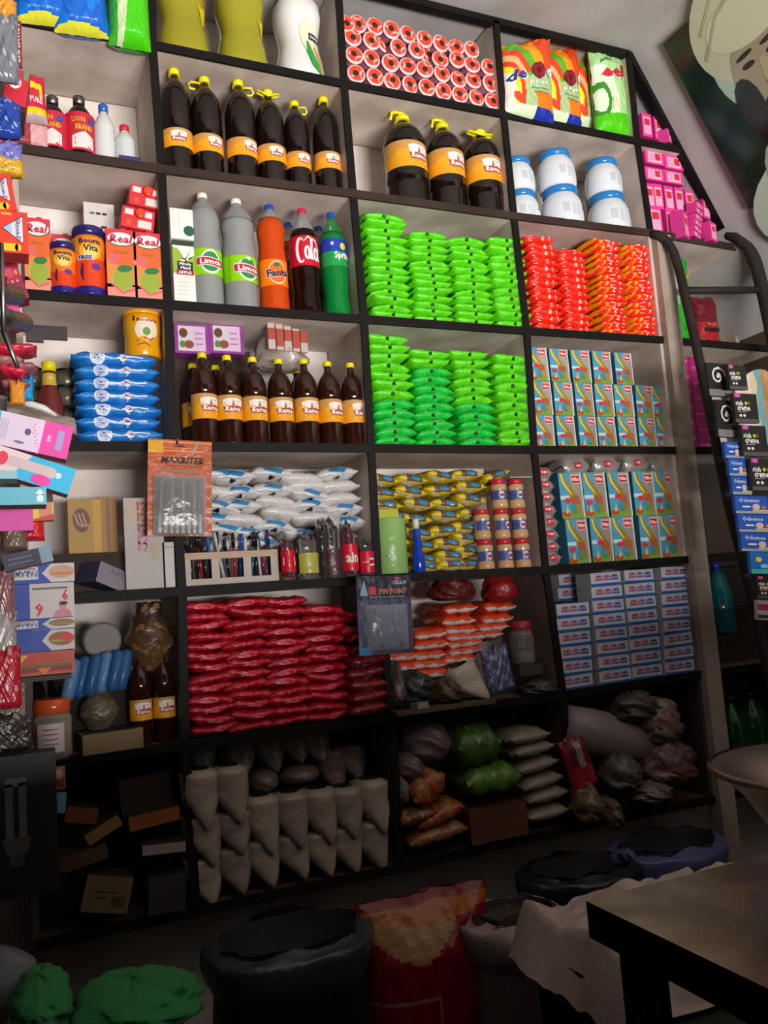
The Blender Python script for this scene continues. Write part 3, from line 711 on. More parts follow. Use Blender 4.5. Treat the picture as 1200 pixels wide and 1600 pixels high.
for ci, (px, top, n, k) in enumerate([(848, 374, 13, 0), (896, 392, 12, 0), (953, 378, 14, 1), (1000, 384, 13, 1)]):
    stack(3, 2, px, top, n, .0 + (.012 if ci == 1 else 0), RS[k], lambda i, n: f'orange-red snack packet, {ORD[i]} from bottom in the {NC[ci]} orange-red pile', 'packet', 'orange-red snack packets', th=.032, jr=.05)
# white packets with blue flash
def wpatch(m, S):
    m.rect(S, -.012, -.012, .006, -.006, '1a1a1c', .0012, 'film', 3, 1)
    m.poly(S, [(-.03, .004), (.02, -.001), (.035, .006), (-.015, .013)], '2a86c0', .001, 'film'); m.rect(S, -.05, -.004, .05, -.003, '9aa6b4', .0008, 'film', 8, 1)
WP = Kind(*[(lambda sd=sd: pillow(.135, .19, .05, 'd2cdca', sd * 2.3, p=5, bend=rnd(-.2, .2), wr=.09, patch=wpatch if sd < 3 else None).build('flour_packet')) for sd in range(4)])
W_ = [(340,742),(366,742),(425,738),(468,747),(531,737), (338,768),(372,766),(428,764),(484,758),(532,757), (340,790),(376,789),(428,784),(482,771),(533,778),
      (340,812),(380,810),(438,801),(488,789),(536,797), (350,828),(392,832),(430,820),(490,808),(545,815), (352,850),(410,850),(470,836),(525,836)]
for i, (px, py) in enumerate(sorted(W_, key=lambda q: -q[1])):
    r = min(i // 5, 5); p = at(px, py, .05 + rnd(0, .01))
    WP.put((p.x, .14, p.z - .025), f'white powder packet with blue flash, {ORD[i % 5]} placed in {["lowest","second lowest","third lowest","middle","upper","topmost"][r]} layer behind the pens', 'packet', 'white powder packets',
           (rnd(-.05, .05), rnd(-.1, .16), rnd(-.1, .1)))
# yellow packets
def ypack(sd):
    m = pillow(.118, .15, .042, 'd8c014', sd * 1.9, p=2.6, wr=.07, fin='film', stripe=lambda u, v: ('6c5248' if .30 < v < .80 and (u < .27 or u > .95) else None),
               patch=lambda m, S: [m.band(S, [(-.056, -.007), (-.03, -.010), (0, -.011), (.03, -.010), (.056, -.007)], [.003, .006, .007, .006, .003], 'e6e2da', .0012, 'film'),
                                   m.ell(S, .008, .002, .018, .005, '3a86a8', .001, 'film', 10)])
    return m.build('noodle_packet')
YP = Kind(*[(lambda sd=sd: ypack(sd)) for sd in range(4)])
Y_ = [(160,225),(340,225,),(525,205),(700,195),(885,205),(930,265),(170,320),(335,300),(540,290),(720,270),(190,385),(390,380),(580,380),(715,350),(380,475),(560,455),(730,445),
      (400,570),(570,545),(690,530),(420,650),(580,630),(690,600),(430,730),(600,710),(700,680),(440,800),(620,785),(710,760),(230,460),(250,540),(250,620),(250,700),(260,790)]
for i, (zx, zy) in enumerate(sorted(Y_, key=lambda q: -q[1])):
    p = at(560 + zx/4, 690 + zy/4, .04)
    if i < 5: p.z = max(p.z, SH(2, 4, p.x) + .025)
    tilt = -.28 if (zx, zy) in ((885,205),(930,265)) else rnd(.02, .20)
    YP.put((p.x, .125, p.z - .021), f'yellow packet with white seam, {ORD[i % 5]} placed in the {["lowest","second","third","fourth","fifth","sixth","topmost"][min(i//5, 6)]} layer beside the jars', 'packet', 'yellow packets beside the jars', (rnd(-.04, .04), tilt, rnd(-.1, .1)))
# red packets
RP = Kind(*[(lambda sd=sd: pillow(.135, .19, .042, 'b40a24', sd * 2.9, p=14, wr=.13, bend=rnd(-.10, .10),
     patch=lambda m, S: [m.rect(S, rnd(-.05, 0), -.004, rnd(.01, .04), .004, 'd8405a', .0006, 'film', 3, 1)]).build('spice_packet')) for sd in range(4)])
for ci, (px, top, n) in enumerate([(322, 940, 13), (384, 934, 13), (444, 934, 13), (506, 945, 12)]):
    stack(1, 5, px, top, n, .0, RP, lambda i, n: f'crimson packet, {ORD[i]} from bottom in the {NC[ci]} crimson pile', 'packet', 'crimson packets in piles', th=.042, jr=.10, jx=.009)
for i, (px, py) in enumerate([(548, 985), (556, 967)]):
    p = at(px, py, .0); RP.put((p.x, .07, p.z - .02), f'crimson packet slid sideways at the right end of the pile, {["lower","upper"][i]} of two', 'packet', 'crimson packets in piles', (0, rnd(.05, .3), .3))
# clear bundle of dark red packets
DR = Kind(*[(lambda sd=sd: pillow(.12, .16, .04, '7c0f1c', sd, wr=.12, patch=lambda m, S: m.rect(S, -.05, -.012, .02, -.008, 'c89a9a', .001, 'film', 4, 1)).build('spice_packet')) for sd in range(2)])
for i in range(7):
    p = at(577, 1113 - i*19, -.04); DR.put((p.x, .03, p.z - .01), f'dark red packet in clear wrap, {ORD[i]} from bottom beside the crimson piles', 'packet', 'dark red wrapped packets', (0, rnd(-.12, .02), rnd(-.1, .1)))
# orange packets with white band
OP = Kind(*[(lambda sd=sd: pillow(.125, .16, .046, 'e2481a', sd * 3, wr=.1, stripe=lambda u, v: ('e6d8d2' if (u > .93 or u < .02) else None),
     patch=lambda m, S: [m.rect(S, -.058, -.017, .058, -.006, 'e2d6d0', .001, 'film', 10, 1), m.rect(S, -.008, -.015, .002, -.009, '202020', .0016, 'film')]).build('salt_packet')) for sd in range(3)])
O_ = [(650,265),(865,250),(640,330),(850,315),(655,380),(830,365),(660,415),(800,405),(490,405),(680,455),(495,460),(680,495),(480,520),(320,525),(650,540),(480,570),(320,585),(500,620)]
for i, (zx, zy) in enumerate(O_):
    p = at(540 + zx/3.53, 880 + zy/3.53, .03)
    OP.put((p.x, .12, p.z - .017), f'orange and white packet, {ORD[i] if i < 16 else ["seventeenth", "eighteenth"][i-16]} counting down the pile behind the pen card', 'packet', 'orange and white packets', (rnd(-.03, .03), rnd(-.04, .05), rnd(-.05, .05)))
for K in (LG, SG, RS[0], RS[1], WP, YP, RP, DR, OP): K.done()

# ---- silver boxes with red badge (milk powder) ----
def art_milk(m, S, w, h, v=0):
    m.rect(S, -w/2, 0, w/2, h, 'b8b2aa', .0003, 'foil'); m.rect(S, -w/2, 0, w*.05, h, '4aa0c0', .0006)
    m.rect(S, -w/2, h*.42, -w*.02, h*.5, 'c8e0ea', .0008)
    m.band(S, [(-w*.34, h*.98), (-w*.26, h*.8), (-w*.02, h*.6), (w*.16, h*.4), (w*.2, h*.2), (w*.2, 0)], [w*.1, w*.14, w*.26, w*.34, w*.30, w*.26], 'c09a3a', .0010, 'foil')
    m.band(S, [(-w*.40, h*.98), (-w*.32, h*.78), (-w*.10, h*.60), (w*.02, h*.5)], [w*.08, w*.10, w*.08, w*.02], 'ecd040', .0014)
    m.poly(S, [(-w*.1, h*.48), (w*.3, h*.48), (w*.34, h*.3), (-w*.02, h*.32)], 'a85a2a', .0014)
    m.rect(S, -w/2, 0, w*.4, h*.12, '7a9a3a', .0016); m.ell(S, -w*.3, h*.1, w*.18, h*.07, 'b04a28', .0020, n=12); m.poly(S, [(-w*.34, h*.12), (-w*.2, h*.12), (-w*.24, h*.32)], 'e0c070', .0022)
    m.ell(S, w*.02, h*.24, w*.13, h*.08, '3a8ab0', .0022, n=12); m.ell(S, w*.06, h*.15, w*.10, h*.06, '4a8a3a', .0024, n=12)
    m.ell(S, -w*(.3 - .1*v), h*(.33 + .06*v), w*.15, h*.06, 'cf2f3c', .0026, n=12)
    m.rect(S, w*.44, 0, w/2, h, 'd8d4cc', .0012)
    # red badge with white lettering
    m.poly(S, [(-w*.02, h*.80), (w*.02, h*.95), (w*.42, h*.95), (w*.42, h*.76), (w*.12, h*.74)], 'f0dcd8', .0022); m.poly(S, [(0, h*.81), (w*.04, h*.93), (w*.40, h*.93), (w*.40, h*.77), (w*.12, h*.76)], 'c8202e', .0026)
    m.text(S, 'Nifan', w*.21, h*.85, h*.08, 'f8ecec', .0034, w=w*.32)
def milkbox(w, h, v):
    def mk():
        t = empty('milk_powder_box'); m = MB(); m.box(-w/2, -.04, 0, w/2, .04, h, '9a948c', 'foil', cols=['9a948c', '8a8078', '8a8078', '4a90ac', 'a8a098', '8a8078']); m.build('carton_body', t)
        m = MB(); art_milk(m, front(.08), w, h, v); m.build('printed_front', t); return t
    return mk
MK = Kind(*[milkbox(.078, .118, v) for v in (0, 1, 2)])
for r, (xs, yb) in enumerate([((851,885,918,949,981,1012,1038), (699, 699)), ((848,881,913,945,976,1007,1032), (648, 651)), ((843,875,909,942,975), (599, 601))]):
    for i, px in enumerate(xs):
        Y = .03; p = at(px, yb[0] - 20, Y)
        z = SH(3, 3, p.x) + .119 * r
        MK.put((p.x, Y + .04, z), f'silver and blue milk powder box, {ORD[i]} from left in the {["bottom","middle","top"][r]} row of upper stack', 'box', 'silver milk powder boxes, upper bay', (0, rnd(-.02, .02), rnd(-.06, .06)), v=(i + r) % 3)
MK2 = Kind(*[milkbox(.093, .158, v) for v in (0, 1, 2)])
for r, xs in enumerate([(903, 940, 977, 1016, 1050), (895, 932, 970, 1008, 1042)]):
    for i, px in enumerate(xs):
        Y = .03; p = at(px, 850 - 68*r, Y); z = SH(3, 4, p.x) + .159 * r
        MK2.put((p.x, Y + .04, z), f'silver and blue milk powder box, {ORD[i]} from left in the {["bottom","top"][r]} row of lower stack', 'box', 'silver milk powder boxes, lower bay', (0, rnd(-.02, .02), rnd(-.07, .07)), v=(i*2 + r) % 3)
def spouch(w, h, d, sd):
    def mk():
        m = pillow(w, d, h, 'b4b0ac', sd, p=14, wr=.06, fin='foil', patch=lambda m, S: [m.poly(S, [(-.016, -.002), (-.013, .009), (.015, .009), (.015, -.004), (0, -.006)], 'c8202e', .0014), m.rect(S, -.01, .0, .01, .004, 'ecd0d0', .002), m.rect(S, -w*.45, -h*.36, w*.45, -h*.22, 'e8e6e2', .001, 'film', 6, 1)])
        return m.build('milk_powder_pouch')
    return mk
KP = Kind(*[spouch(.078, .056, .12, s_) for s_ in (1, 4)])
for i in range(8):
    p = at(857 + i*.4*0 + (872-857)*(1 - i/7)*0 + 14*(1 - i/7) - 3, 877 - i*19.4, .0)
    KP.put((p.x, .07, max(p.z - .02, SH(3, 4, p.x))), f'silver pouch with red badge, {ORD[i]} from bottom in the pile left of boxes', 'pouch', 'silver pouches piled beside the boxes', (0, rnd(-.05, .05), rnd(-.05, .05)), (1, 1, .95))
KP2 = Kind(*[spouch(.115, .085, .12, s_) for s_ in (2, 6)])
for i, (px, py) in enumerate([(906, 728), (953, 726), (1000, 724), (1040, 727)]):
    p = at(px, py, .05); KP2.put((p.x, .12, p.z - .042), f'fat silver pouch lying on top of the lower boxes, {ORD[i]} from left', 'pouch', 'fat silver pouches on the boxes', (0, rnd(-.05, .05), rnd(-.05, .05)))
for K in (MK, MK2, KP, KP2): K.done()

# ---- soap boxes ----
def soap():
    t = empty('soap_box'); w, d, h = .128, .08, .049
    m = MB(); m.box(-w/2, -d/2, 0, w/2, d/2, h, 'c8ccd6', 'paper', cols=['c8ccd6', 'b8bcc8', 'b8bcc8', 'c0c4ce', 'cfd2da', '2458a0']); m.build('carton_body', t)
    m = MB(); S = front(d); m.rect(S, -w/2, 0, w/2, h*.2, '2358a6', .0006)
    for k, c in enumerate(('b04a68', '9a5a8c', '4a4c94')):
        x = -w*.24 + k*w*.27; m.poly(S, [(x-.016, h*.40), (x+.016, h*.40), (x+.014, h*.72), (x+.006, h*.80), (x-.006, h*.80), (x-.014, h*.72)], c, .0008); m.rect(S, x-.011, h*.52, x+.011, h*.64, 'd8c8d4', .0012); m.text(S, 'dip', x, h*.58, h*.12, '443a70', .0016, w=.016)
    m.rect(S, -w*.46, h*.88, w*.46, h*.9, '8a94b0', .0008); m.build('printed_front', t); return t
KS = Kind(soap)
for ci, (xb, xt, y0, n, top) in enumerate([(903, 897, 1068, 6, 955), (964, 948, 1058, 8, 908), (1013, 1000, 1048, 8, 904), (1064, 1056, 1040, 8, 899)]):
    for k in range(n):
        px = xb + (xt - xb) * k / (n - 1); py = y0 + (top - y0) * k / (n - 1)
        p = at(px, py, .0); z = SH(3, 5, p.x) + .0468 * k
        p2 = at(px, py, .0)
        KS.put((p2.x, .045, z), f'white and blue soap box, {ORD[k]} from bottom in the {NC[ci]} soap pile', 'box', 'white and blue soap boxes', (0, rnd(-.015, .015), rnd(-.04, .04)), (1, 1, .93))
for i, py in enumerate((938, 917)):
    p = at(900, py, .12); z = SH(3, 5, p.x) + .285 + .047 * i
    KS.put((p.x, .17, z), f'soap box in shade behind the shortest soap pile, {["lower","upper"][i]} of two', 'box', 'white and blue soap boxes', (0, 0, rnd(-.1, .1)))

# ---- pink boxes beside the slanting rail ----
def pinkbox(w, h, flat):
    def mk():
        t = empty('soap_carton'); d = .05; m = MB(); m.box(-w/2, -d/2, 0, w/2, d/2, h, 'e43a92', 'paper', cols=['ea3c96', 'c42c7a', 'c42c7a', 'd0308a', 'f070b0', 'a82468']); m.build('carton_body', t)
        m = MB(); S = front(d)
        m.rect(S, -w*.36, h*.12, w*.36, h*.86, 'e8b4d0', .0006)
        if flat: m.rect(S, w*.02, h*.3, w*.3, h*.78, 'd02a40', .001); [m.rect(S, -w*.3, h*(.25+.15*k), -w*.02, h*(.30+.15*k), 'c87aa4', .001) for k in range(4)]
        else: m.rect(S, -w*.28, h*.5, w*.28, h*.78, 'd02a40', .001); [m.rect(S, -w*.28, h*(.18+.08*k), w*.28, h*(.2+.08*k), 'c87aa4', .001) for k in range(4)]
        m.build('printed_front', t); return t
    return mk
KV = Kind(pinkbox(.052, .105, False)); KHb = Kind(pinkbox(.088, .052, True))
pk = 'bright pink soap carton, '
bx = lambda K, px, pyb, Y, lb, rot=(0, 0, 0), z=None, s=None: (lambda p: K.put((p.x, Y, z if z is not None else p.z), pk + lb, 'carton', 'pink soap cartons', rot, s))(at(px, pyb, Y))
for i, (px, pyb) in enumerate([(1006, 219), (1025, 224)]): bx(KV, px, pyb, .05, f'{["left","right"][i]} upright one in the small top triangle', (0, .02, 0), s=(.9, 1, .9))
bx(KV, 1040, 226, .02, 'short leaning one in the small top triangle', (0, -.2, .5), s=(.7, .8, .5))
for i, (px, pyb) in enumerate([(1020, 368), (1046, 372)]): bx(KV, px, pyb, .045, f'{ORD[i]} from left standing in the bottom row', s=(1.15, 1, 1))
bx(KV, 1064, 375, -.005, 'turned one standing forward in the bottom row', (0, .03, .5), s=(1, 1, 1.0))
for i, (px, pyb) in enumerate([(1011, 330), (1024, 331), (1041, 334), (1057, 336), (1073, 339)]): bx(KV, px, pyb, .05, f'{ORD[i]} from left standing in the second row', s=(.85, 1, .95))
for i, (px, pyb) in enumerate([(1017, 287), (1047, 292)]): bx(KHb, px, pyb, .05, f'{["left","right"][i]} flat one in third row', s=(1.05, 1, 1))
for i, (px, pyb) in enumerate([(1017, 262), (1047, 270)]): bx(KHb, px, pyb, .05, f'{["left","right"][i]} flat one in fourth row', s=(1.05, 1, 1.1))
for i in range(6):
    bx(KHb, 1082 + i*.8, 374 - i*9, .0, f'{ORD[i]} from bottom in the loose end pile', (0, rnd(-.05, .05), .4), s=(.75, .8, .42))
bx(KV, 1100, 344, .03, 'pale one standing on top of the loose end pile', (0, .1, .1), s=(.75, .6, .8))
bx(KV, 1108, 380, -.005, 'rightmost, standing at the foot of the slanting rail', (0, .04, .3), s=(.9, .9, .72))
for K in (KS, KV, KHb): K.done()

# ================= LEFT BAY =================
random.seed(21)
def lathe_thing(name, parts, label_fn=None):
    t = empty(name)
    for nm, prof, c, fin in parts: MB().lathe(prof, c, fin, 26).build(nm, t)
    if label_fn: m = MB(); label_fn(m); m.build('label', t)
    return t
# syrup bottles
def syrup(h, R, turn):
    t = empty('syrup_bottle'); pr = [(R*.88, 0), (R, h*.03), (R, h*.62), (R*.9, h*.70), (R*.6, h*.80), (R*.36, h*.86), (R*.34, h*.9)]
    MB().lathe(pr, '1a0e0c', 'liquid', 26).build('bottle_body', t)
    MB().lathe([(R*.4, h*.87), (R*.41, h*.99), (R*.3, h)], '8a8682', 'metal', 20).build('cap', t)
    m = MB(); S = cyl(R, turn); m.rect(S, -R*1.6, h*.13, R*1.6, h*.68, 'c8203c', .001, 'paper', 18, 1)
    m.text(S, 'LION', -R*.25, h*.57, h*.08, 'd8a820', .002, w=R*.9); m.text(S, 'BRAND', R*.15, h*.46, h*.08, 'd8b020', .002, w=R*1.2)
    m.poly(S, [(-R*.7, h*.16), (R*.75, h*.16), (R*.75, h*.33), (R*.15, h*.40), (-R*.7, h*.33)], 'e8dcd8', .002)
    for k in range(2): m.rect(S, -R*.5, h*(.2+.07*k), R*.6, h*(.24+.07*k), '4a3a3a', .0026)
    m.ell(S, R*.65, h*.56, R*.25, h*.06, '4a4a98', .002); m.build('label', t); return t
for i, (px, pb, tn, lb) in enumerate([(84, 233, -.25, 'left of the red labelled pair'), (126, 240, .1, 'right of the red labelled pair')]):
    p = spot(0, 1, px, pb, .06); q = at(px, 153, .06)
    place(syrup(q.z - p.z, .040, tn), p, 'dark syrup bottle with red label and silver cap, ' + lb, 'bottle', 'dark syrup bottles')
def ribbed(h, R, capc, fillc, zf=.8):
    t = empty('plastic_bottle'); pr = [(R*.9, 0)]
    for k in range(6): z = h*(.04+.1*k); pr += [(R*.94, z), (R, z + h*.05)]
    pr += [(R*.9, h*.68), (R*.5, h*.82), (R*.36, h*.86), (R*.36, h*.9)]
    MB().lathe(pr, fillc, 'haze' if zf < .5 else 'gloss', 24).build('bottle_body', t); MB().lathe([(R*.45, h*.87), (R*.46, h*.98), (R*.4, h)], capc, 'gloss', 20).build('cap', t); return t
p = spot(0, 1, 164, 244, .05); place(ribbed(at(156, 164, .05).z - p.z, .030, '2a5cb0', 'd2d0ce'), p, 'white liquid bottle with blue cap beside the dark syrup bottles', 'bottle')
p = spot(0, 1, 196, 248, .05); place(ribbed(at(190, 197, .05).z - p.z, .030, 'd01c34', 'c8ccca'), p, 'small squat clear bottle with bright red cap, second shelf', 'bottle')
p = spot(0, 1, 116, 235, .16); place(ribbed(.2, .032, '2a58c0', 'b8b8b8'), p, 'blue-capped bottle standing behind the dark syrup bottles', 'bottle')
MB().box(-.03, -.02, 0, .03, .02, .012, '3a2a60', 'gloss').build('small_packet').name = 'blister_strip'
o = bpy.data.objects['blister_strip']; p = spot(0, 1, 205, 249, .012); o.location = (p.x - .006, .01, p.z); tag(o, 'dark purple little packet lying before the squat red-capped bottle', 'packet')
# red and yellow detergent pouch
def art_py(u, v):
    if v < .10: return H('b8a0a0')
    if v < .25: return H('e8c818')
    if .45 < v < .74 and u > .45 and not (u > .9): return H('e8cc1c') if v > .62 or u > .8 else H('c83048')
    return H('cc2240')
a = at(50, 187, -.02); b = at(50, 112, -.02); t, S = bag(.082, b.z - a.z, .05, art_py, 'c0203c', 'detergent_bag', seed=4)
m = MB(); m.text(S, 'PURE', .18, .38, .12, 'f4d8d8', .004, w=.4); m.rect(S, -.1, .78, -.02, .93, '4a9a6a', .004, 'film'); m.build('print', t)
place(t, (a.x, -.02, a.z - .012), 'red and yellow pouch propped at left end of second shelf', 'pouch', ry=-.05)
TEA = True
t = empty('header_card'); m = MB(); m.box(-.02, -.004, 0, .02, .004, .12, '2a5a3a'); S = front(.008); m.rect(S, .002, 0, .02, .12, '8a1c24', .0006); m.text(S, '20% EXTRA', .011, .06, .010, 'f0e0e0', .0012, w=.1, rot=pi/2); m.build('card', t)
p = at(21, 104, -.25); place(t, (p.x, -.25, p.z), 'green and red strip card reading 20% EXTRA at upper left', 'card')
t, S = bag(.09, .10, .05, lambda u, v: H('a04048') if u < .5 else H('d8a4a4'), 'a04048', 'spice_pouch', fin='film', seed=8); p = spot(0, 1, 48, 228, .01); place(t, p, 'small pink and maroon twisted pouch lying below the red-yellow pouch', 'pouch')

# third shelf: fruit juice cartons and malt jars
def art_real(m, S, w, h):
    m.rect(S, -w/2, 0, w/2, h, 'e8662a', .0004); m.rect(S, -w/2, 0, w/2, h*.2, 'e89080', .0007); m.poly(S, [(-w/2, h*.15), (w/2, h*.18), (w/2, h*.5), (0, h*.45), (-w/2, h*.58)], 'e88a4a', .0007)
    m.rect(S, -w/2, h*.80, w/2, h, 'd83848', .0008)
    m.ell(S, 0, h*.85, w*.46, h*.10, '2f6a34', .0010, n=22); m.ell(S, 0, h*.86, w*.45, h*.095, 'f4ecec', .0014, n=22); m.text(S, 'Real', 0, h*.86, h*.12, 'c01c40', .0020, w=w*.74, shear=.25)
    m.text(S, 'Guava', 0, h*.67, h*.05, 'a86a28', .0014, w=w*.5)
    m.ell(S, -w*.25, h*.56, w*.2, h*.07, 'e06a6c', .0012); m.ell(S, 0, h*.26, w*.36, h*.17, 'd8b068', .0013, n=22); m.ell(S, .002, h*.27, w*.35, h*.165, '9aae38', .0016, n=22); m.ell(S, w*.1, h*.43, w*.26, h*.05, '2f7a38', .002, rot=.15)
    m.band(S, [(-w*.35, h*.2), (0, h*.08), (w*.4, h*.14)], h*.03, 'e05868', .0018)
GR = 'guava juice cartons on the third shelf'
for i, (px, pb, pt, Y, lb) in enumerate([(190, 466, 367, .035, 'left of the front pair'), (232, 470, 372, .035, 'right of the front pair, beside the divider')]):
    p = spot(0, 2, px, pb, Y); place(carton(.080, .07, at(px - 5, pt, Y).z - p.z, 'e8662a', 'c83c3c', art_real, 'd83828'), p, 'orange and pink guava juice carton, ' + lb, 'carton', GR)
for i, (px, pb, pt, Y, lb) in enumerate([(60, 455, 350, .04, 'leftmost, half hidden behind the red boxes'), (101, 455, 375, .16, 'standing behind the smaller malt jar')]):
    p = spot(0, 2, px, pb, Y); place(carton(.066, .07, at(px - 5, pt, Y).z - p.z, 'e8662a', 'c83c3c', art_real, 'd83828'), p, 'orange and pink guava juice carton, ' + lb, 'carton', GR)
def art_top(m, S, w, h):
    m.rect(S, -w*.42, h*.62, -w*.16, h*.9, 'e8dcd8', .001); m.rect(S, w*.2, h*.62, w*.42, h*.9, 'e8dcd8', .001); m.rect(S, w*.0, h*.08, w*.42, h*.45, 'ded4ca', .001); m.ell(S, -w*.28, h*.25, w*.08, h*.14, 'e06020', .001)
    m.lathe  # keep
for i, (px, py, lb) in enumerate([(212, 364, 'lower'), (218, 330, 'upper')]):
    t = empty('juice_carton'); m = MB(); m.box(-.045, -.075, 0, .045, .075, .062, 'd82c38'); art_top(m, front(.15), .09, .062); m.build('carton_body', t)
    MB().lathe([(.013, 0), (.014, .002), (.014, .012), (.011, .014)], 'e04020', 'gloss', 16).xf(Matrix.Translation((.004, -.075, .045)) @ Matrix.Rotation(pi/2, 4, 'X')).build('cap', t)
    p = at(px + (0, 6)[i], py, .06); place(t, (p.x, .10, p.z - .004), f'red juice carton lying with its cap to the front, {lb} of two', 'carton', 'red cartons lying over the guava juice', rx=.0, ry=.12)
t = carton(.085, .06, .12, 'dcd8d4', 'b83844', lambda m, S, w, h: [m.rect(S, -w*.3 + w*.2*k, h*.70, -w*.15 + w*.2*k, h*.76, '557a80' if k < 1 else '333333', .001) for k in range(3)] + [m.rect(S, w*.05, h*.35, w*.25, h*.42, '222222', .001)])
p = spot(0, 2, 158, 462, .17); q = at(152, 375, .17); place(t, (p.x, .17, q.z - .02), 'white backed carton raised behind the large malt jar', 'carton')
t2 = carton(.085, .06, q.z - .021 - p.z, 'd84838', 'b83844', lambda m, S, w, h: None); place(t2, (p.x, .17, p.z), 'plain red carton standing hidden behind the large malt jar', 'carton')
def bourn(h, R, free):
    t = empty('malt_drink_jar'); pr = [(R*.96, 0), (R, h*.02), (R, h*.12), (R*.93, h*.15), (R*.97, h*.22), (R*.98, h*.4), (R*.93, h*.52), (R*.98, h*.64), (R, h*.8), (R*.95, h*.86)]
    c = lambda z: '2b1f78' if z < h*.13 else ('e04418' if z < h*.46 else ('e87a1c' if z < h*.6 else 'ea8c20'))
    MB().lathe(pr, c, 'gloss', 28).build('jar_body', t)
    MB().lathe([(R*.98, h*.86), (R*.99, h*.97), (R*.95, h)], '2a2060', 'gloss', 28).build('lid', t)
    m = MB(); S = cyl(prof_r(pr), .0)
    m.ell(S, .0, h*.62, R*.66, h*.13, 'f0b030', .0014, n=20); m.ell(S, 0, h*.60, R*.4, h*.09, 'f4d870', .0018, n=18)
    m.text(S, 'Bourn', 0, h*.76, h*.08, '281848', .0026, w=R*1.25); m.text(S, 'Vita', .05*R, h*.66, h*.09, '281848', .0026, w=R*.85)
    if free: m.rect(S, -R*.75, h*.49, R*.2, h*.56, 'c8c4d8', .002, nx=4); m.text(S, 'FREE', -R*.28, h*.525, h*.05, '30204c', .003, w=R*.75)
    m.band(S, [(-R*.45, h*.44), (-R*.5, h*.3), (-R*.42, h*.2)], [R*.12, R*.2, R*.06], '3a1c60', .002); m.ell(S, R*.35, h*.40, R*.28, h*.05, '6a3090', .002, rot=-.2)
    m.build('label', t); return t
p = spot(0, 2, 141, 463, .03); place(bourn(at(137, 361, .03).z - p.z, .044, True), p, 'large orange and purple malt drink jar reading FREE, third shelf', 'jar', 'malt drink jars')
p = spot(0, 2, 99, 457, .02); place(bourn(at(95, 384, .02).z - p.z, .036, False), p, 'smaller orange and purple malt drink jar at left, third shelf', 'jar', 'malt drink jars')

# fourth shelf: yellow jar, blue wipes, ketchup, tins
p0 = spot(0, 3, 185, 696, 0)
def wipes(sd):
    def patch(m, S):
        m.rect(S, -.035, -.010, .075, .010, '1c4cb0', .0006, 'film', 8, 1)
        m.ell(S, -.045, .000, .020, .0115, 'dfe6f2', .0015, 'film', 18); m.ell(S, -.045, 0, .016, .008, 'b4c0e0', .0018, 'film', 14)
        for k in range(3): m.rect(S, -.054 + .004*k, -.003 + .004*(k % 2), -.047 + .004*k, -.001 + .004*(k % 2), '40508c', .0022)
        m.band(S, [(-.025, 0), (.0, -.001), (.02, .002), (.05, .001), (.075, .002)], [.003, .002, .003, .002, .003], 'e4e8f4', .0014, 'film')
        m.ell(S, .022, .001, .010, .006, 'd8dcec', .0016, 'film', 12); m.rect(S, .015, -.001, .03, .002, 'b04050', .002, 'film', 2, 1)
        m.rect(S, .02, -.009, .026, -.006, 'c8d0e8', .0016)
    return lambda: pillow(.225, .13, .046, '1577c8', sd * 1.3, p=7, nu=20, nv=22, wr=.10, patch=patch).build('wet_wipes_pack')
KW = Kind(*[wipes(s_) for s_ in range(3)])
for k in range(7):
    px = 187 + (3, -2, 2, 0, 1, 1, -3)[k]; p = at(px, 690, .02)
    KW.put((p.x, .075, p0.z + .002 + k * .0358), f'bright blue wet wipes pack, {ORD[k]} from bottom of the blue pile', 'packet', 'blue wet wipes packs', (0, rnd(-.03, .03), rnd(-.06, .06)))
KW.done()
def yjar():
    h, R = .150, .052; t = empty('powder_jar'); pr = [(R*.92, 0), (R*.98, h*.03), (R*.92, h*.3), (R*.95, h*.42), (R, h*.6), (R, h*.78), (R*.96, h*.82)]
    MB().lathe(pr, 'e09c10', 'gloss', 28).build('jar_body', t); MB().lathe([(R*.98, h*.82), (R, h*.83), (R, h*.97), (R*.94, h)], 'e8a010', 'gloss', 28).build('lid', t)
    m = MB(); S = cyl(prof_r(pr), .1); m.ell(S, 0, h*.5, R*.62, h*.22, 'ecdcc8', .0014, n=20, rings=3); m.text(S, 'Rochna', R*.05, h*.68, h*.06, 'b8281c', .0024, w=R*1.1)
    m.rect(S, -R*.7, h*.66, -R*.6, h*.76, '402020', .0024); m.ell(S, 0, h*.46, R*.2, h*.08, '5a9a30', .002); m.ell(S, -R*.2, h*.32, R*.22, h*.05, 'e0a020', .002, rot=.3)
    m.band(S, [(-R*.5, h*.28), (-R*.1, h*.34), (R*.2, h*.3), (R*.4, h*.36)], h*.03, 'c03018', .0024); m.band(S, [(-R*.5, h*.2), (-R*.1, h*.24), (R*.2, h*.18)], h*.015, '382018', .0024); m.build('label', t); return t
p = at(224, 560, .07); place(yjar(), (p.x, .07, p0.z + .002 + 7*.0358 + .002), 'round yellow powder jar standing on the pile of blue packs', 'jar')
def ketchup():
    h, R = .25, .036; t = empty('ketchup_bottle'); pr = [(R*.95, 0), (R, h*.05), (R*.98, h*.42), (R*.72, h*.62), (R*.45, h*.72), (R*.42, h*.9)]
    MB().lathe(pr, '6a2a26', 'liquid', 24).build('bottle_body', t); MB().lathe([(R*.5, h*.88), (R*.52, h*.99), (R*.45, h)], 'dccc1c', 'gloss', 20).build('cap', t)
    m = MB(); S = cyl(prof_r(pr)); m.rect(S, -R*.6, h*.70, R*.6, h*.85, 'c8a83a', .0015, nx=6); m.ell(S, 0, h*.77, R*.3, h*.03, 'e8e0e0', .002); m.build('label', t); return t
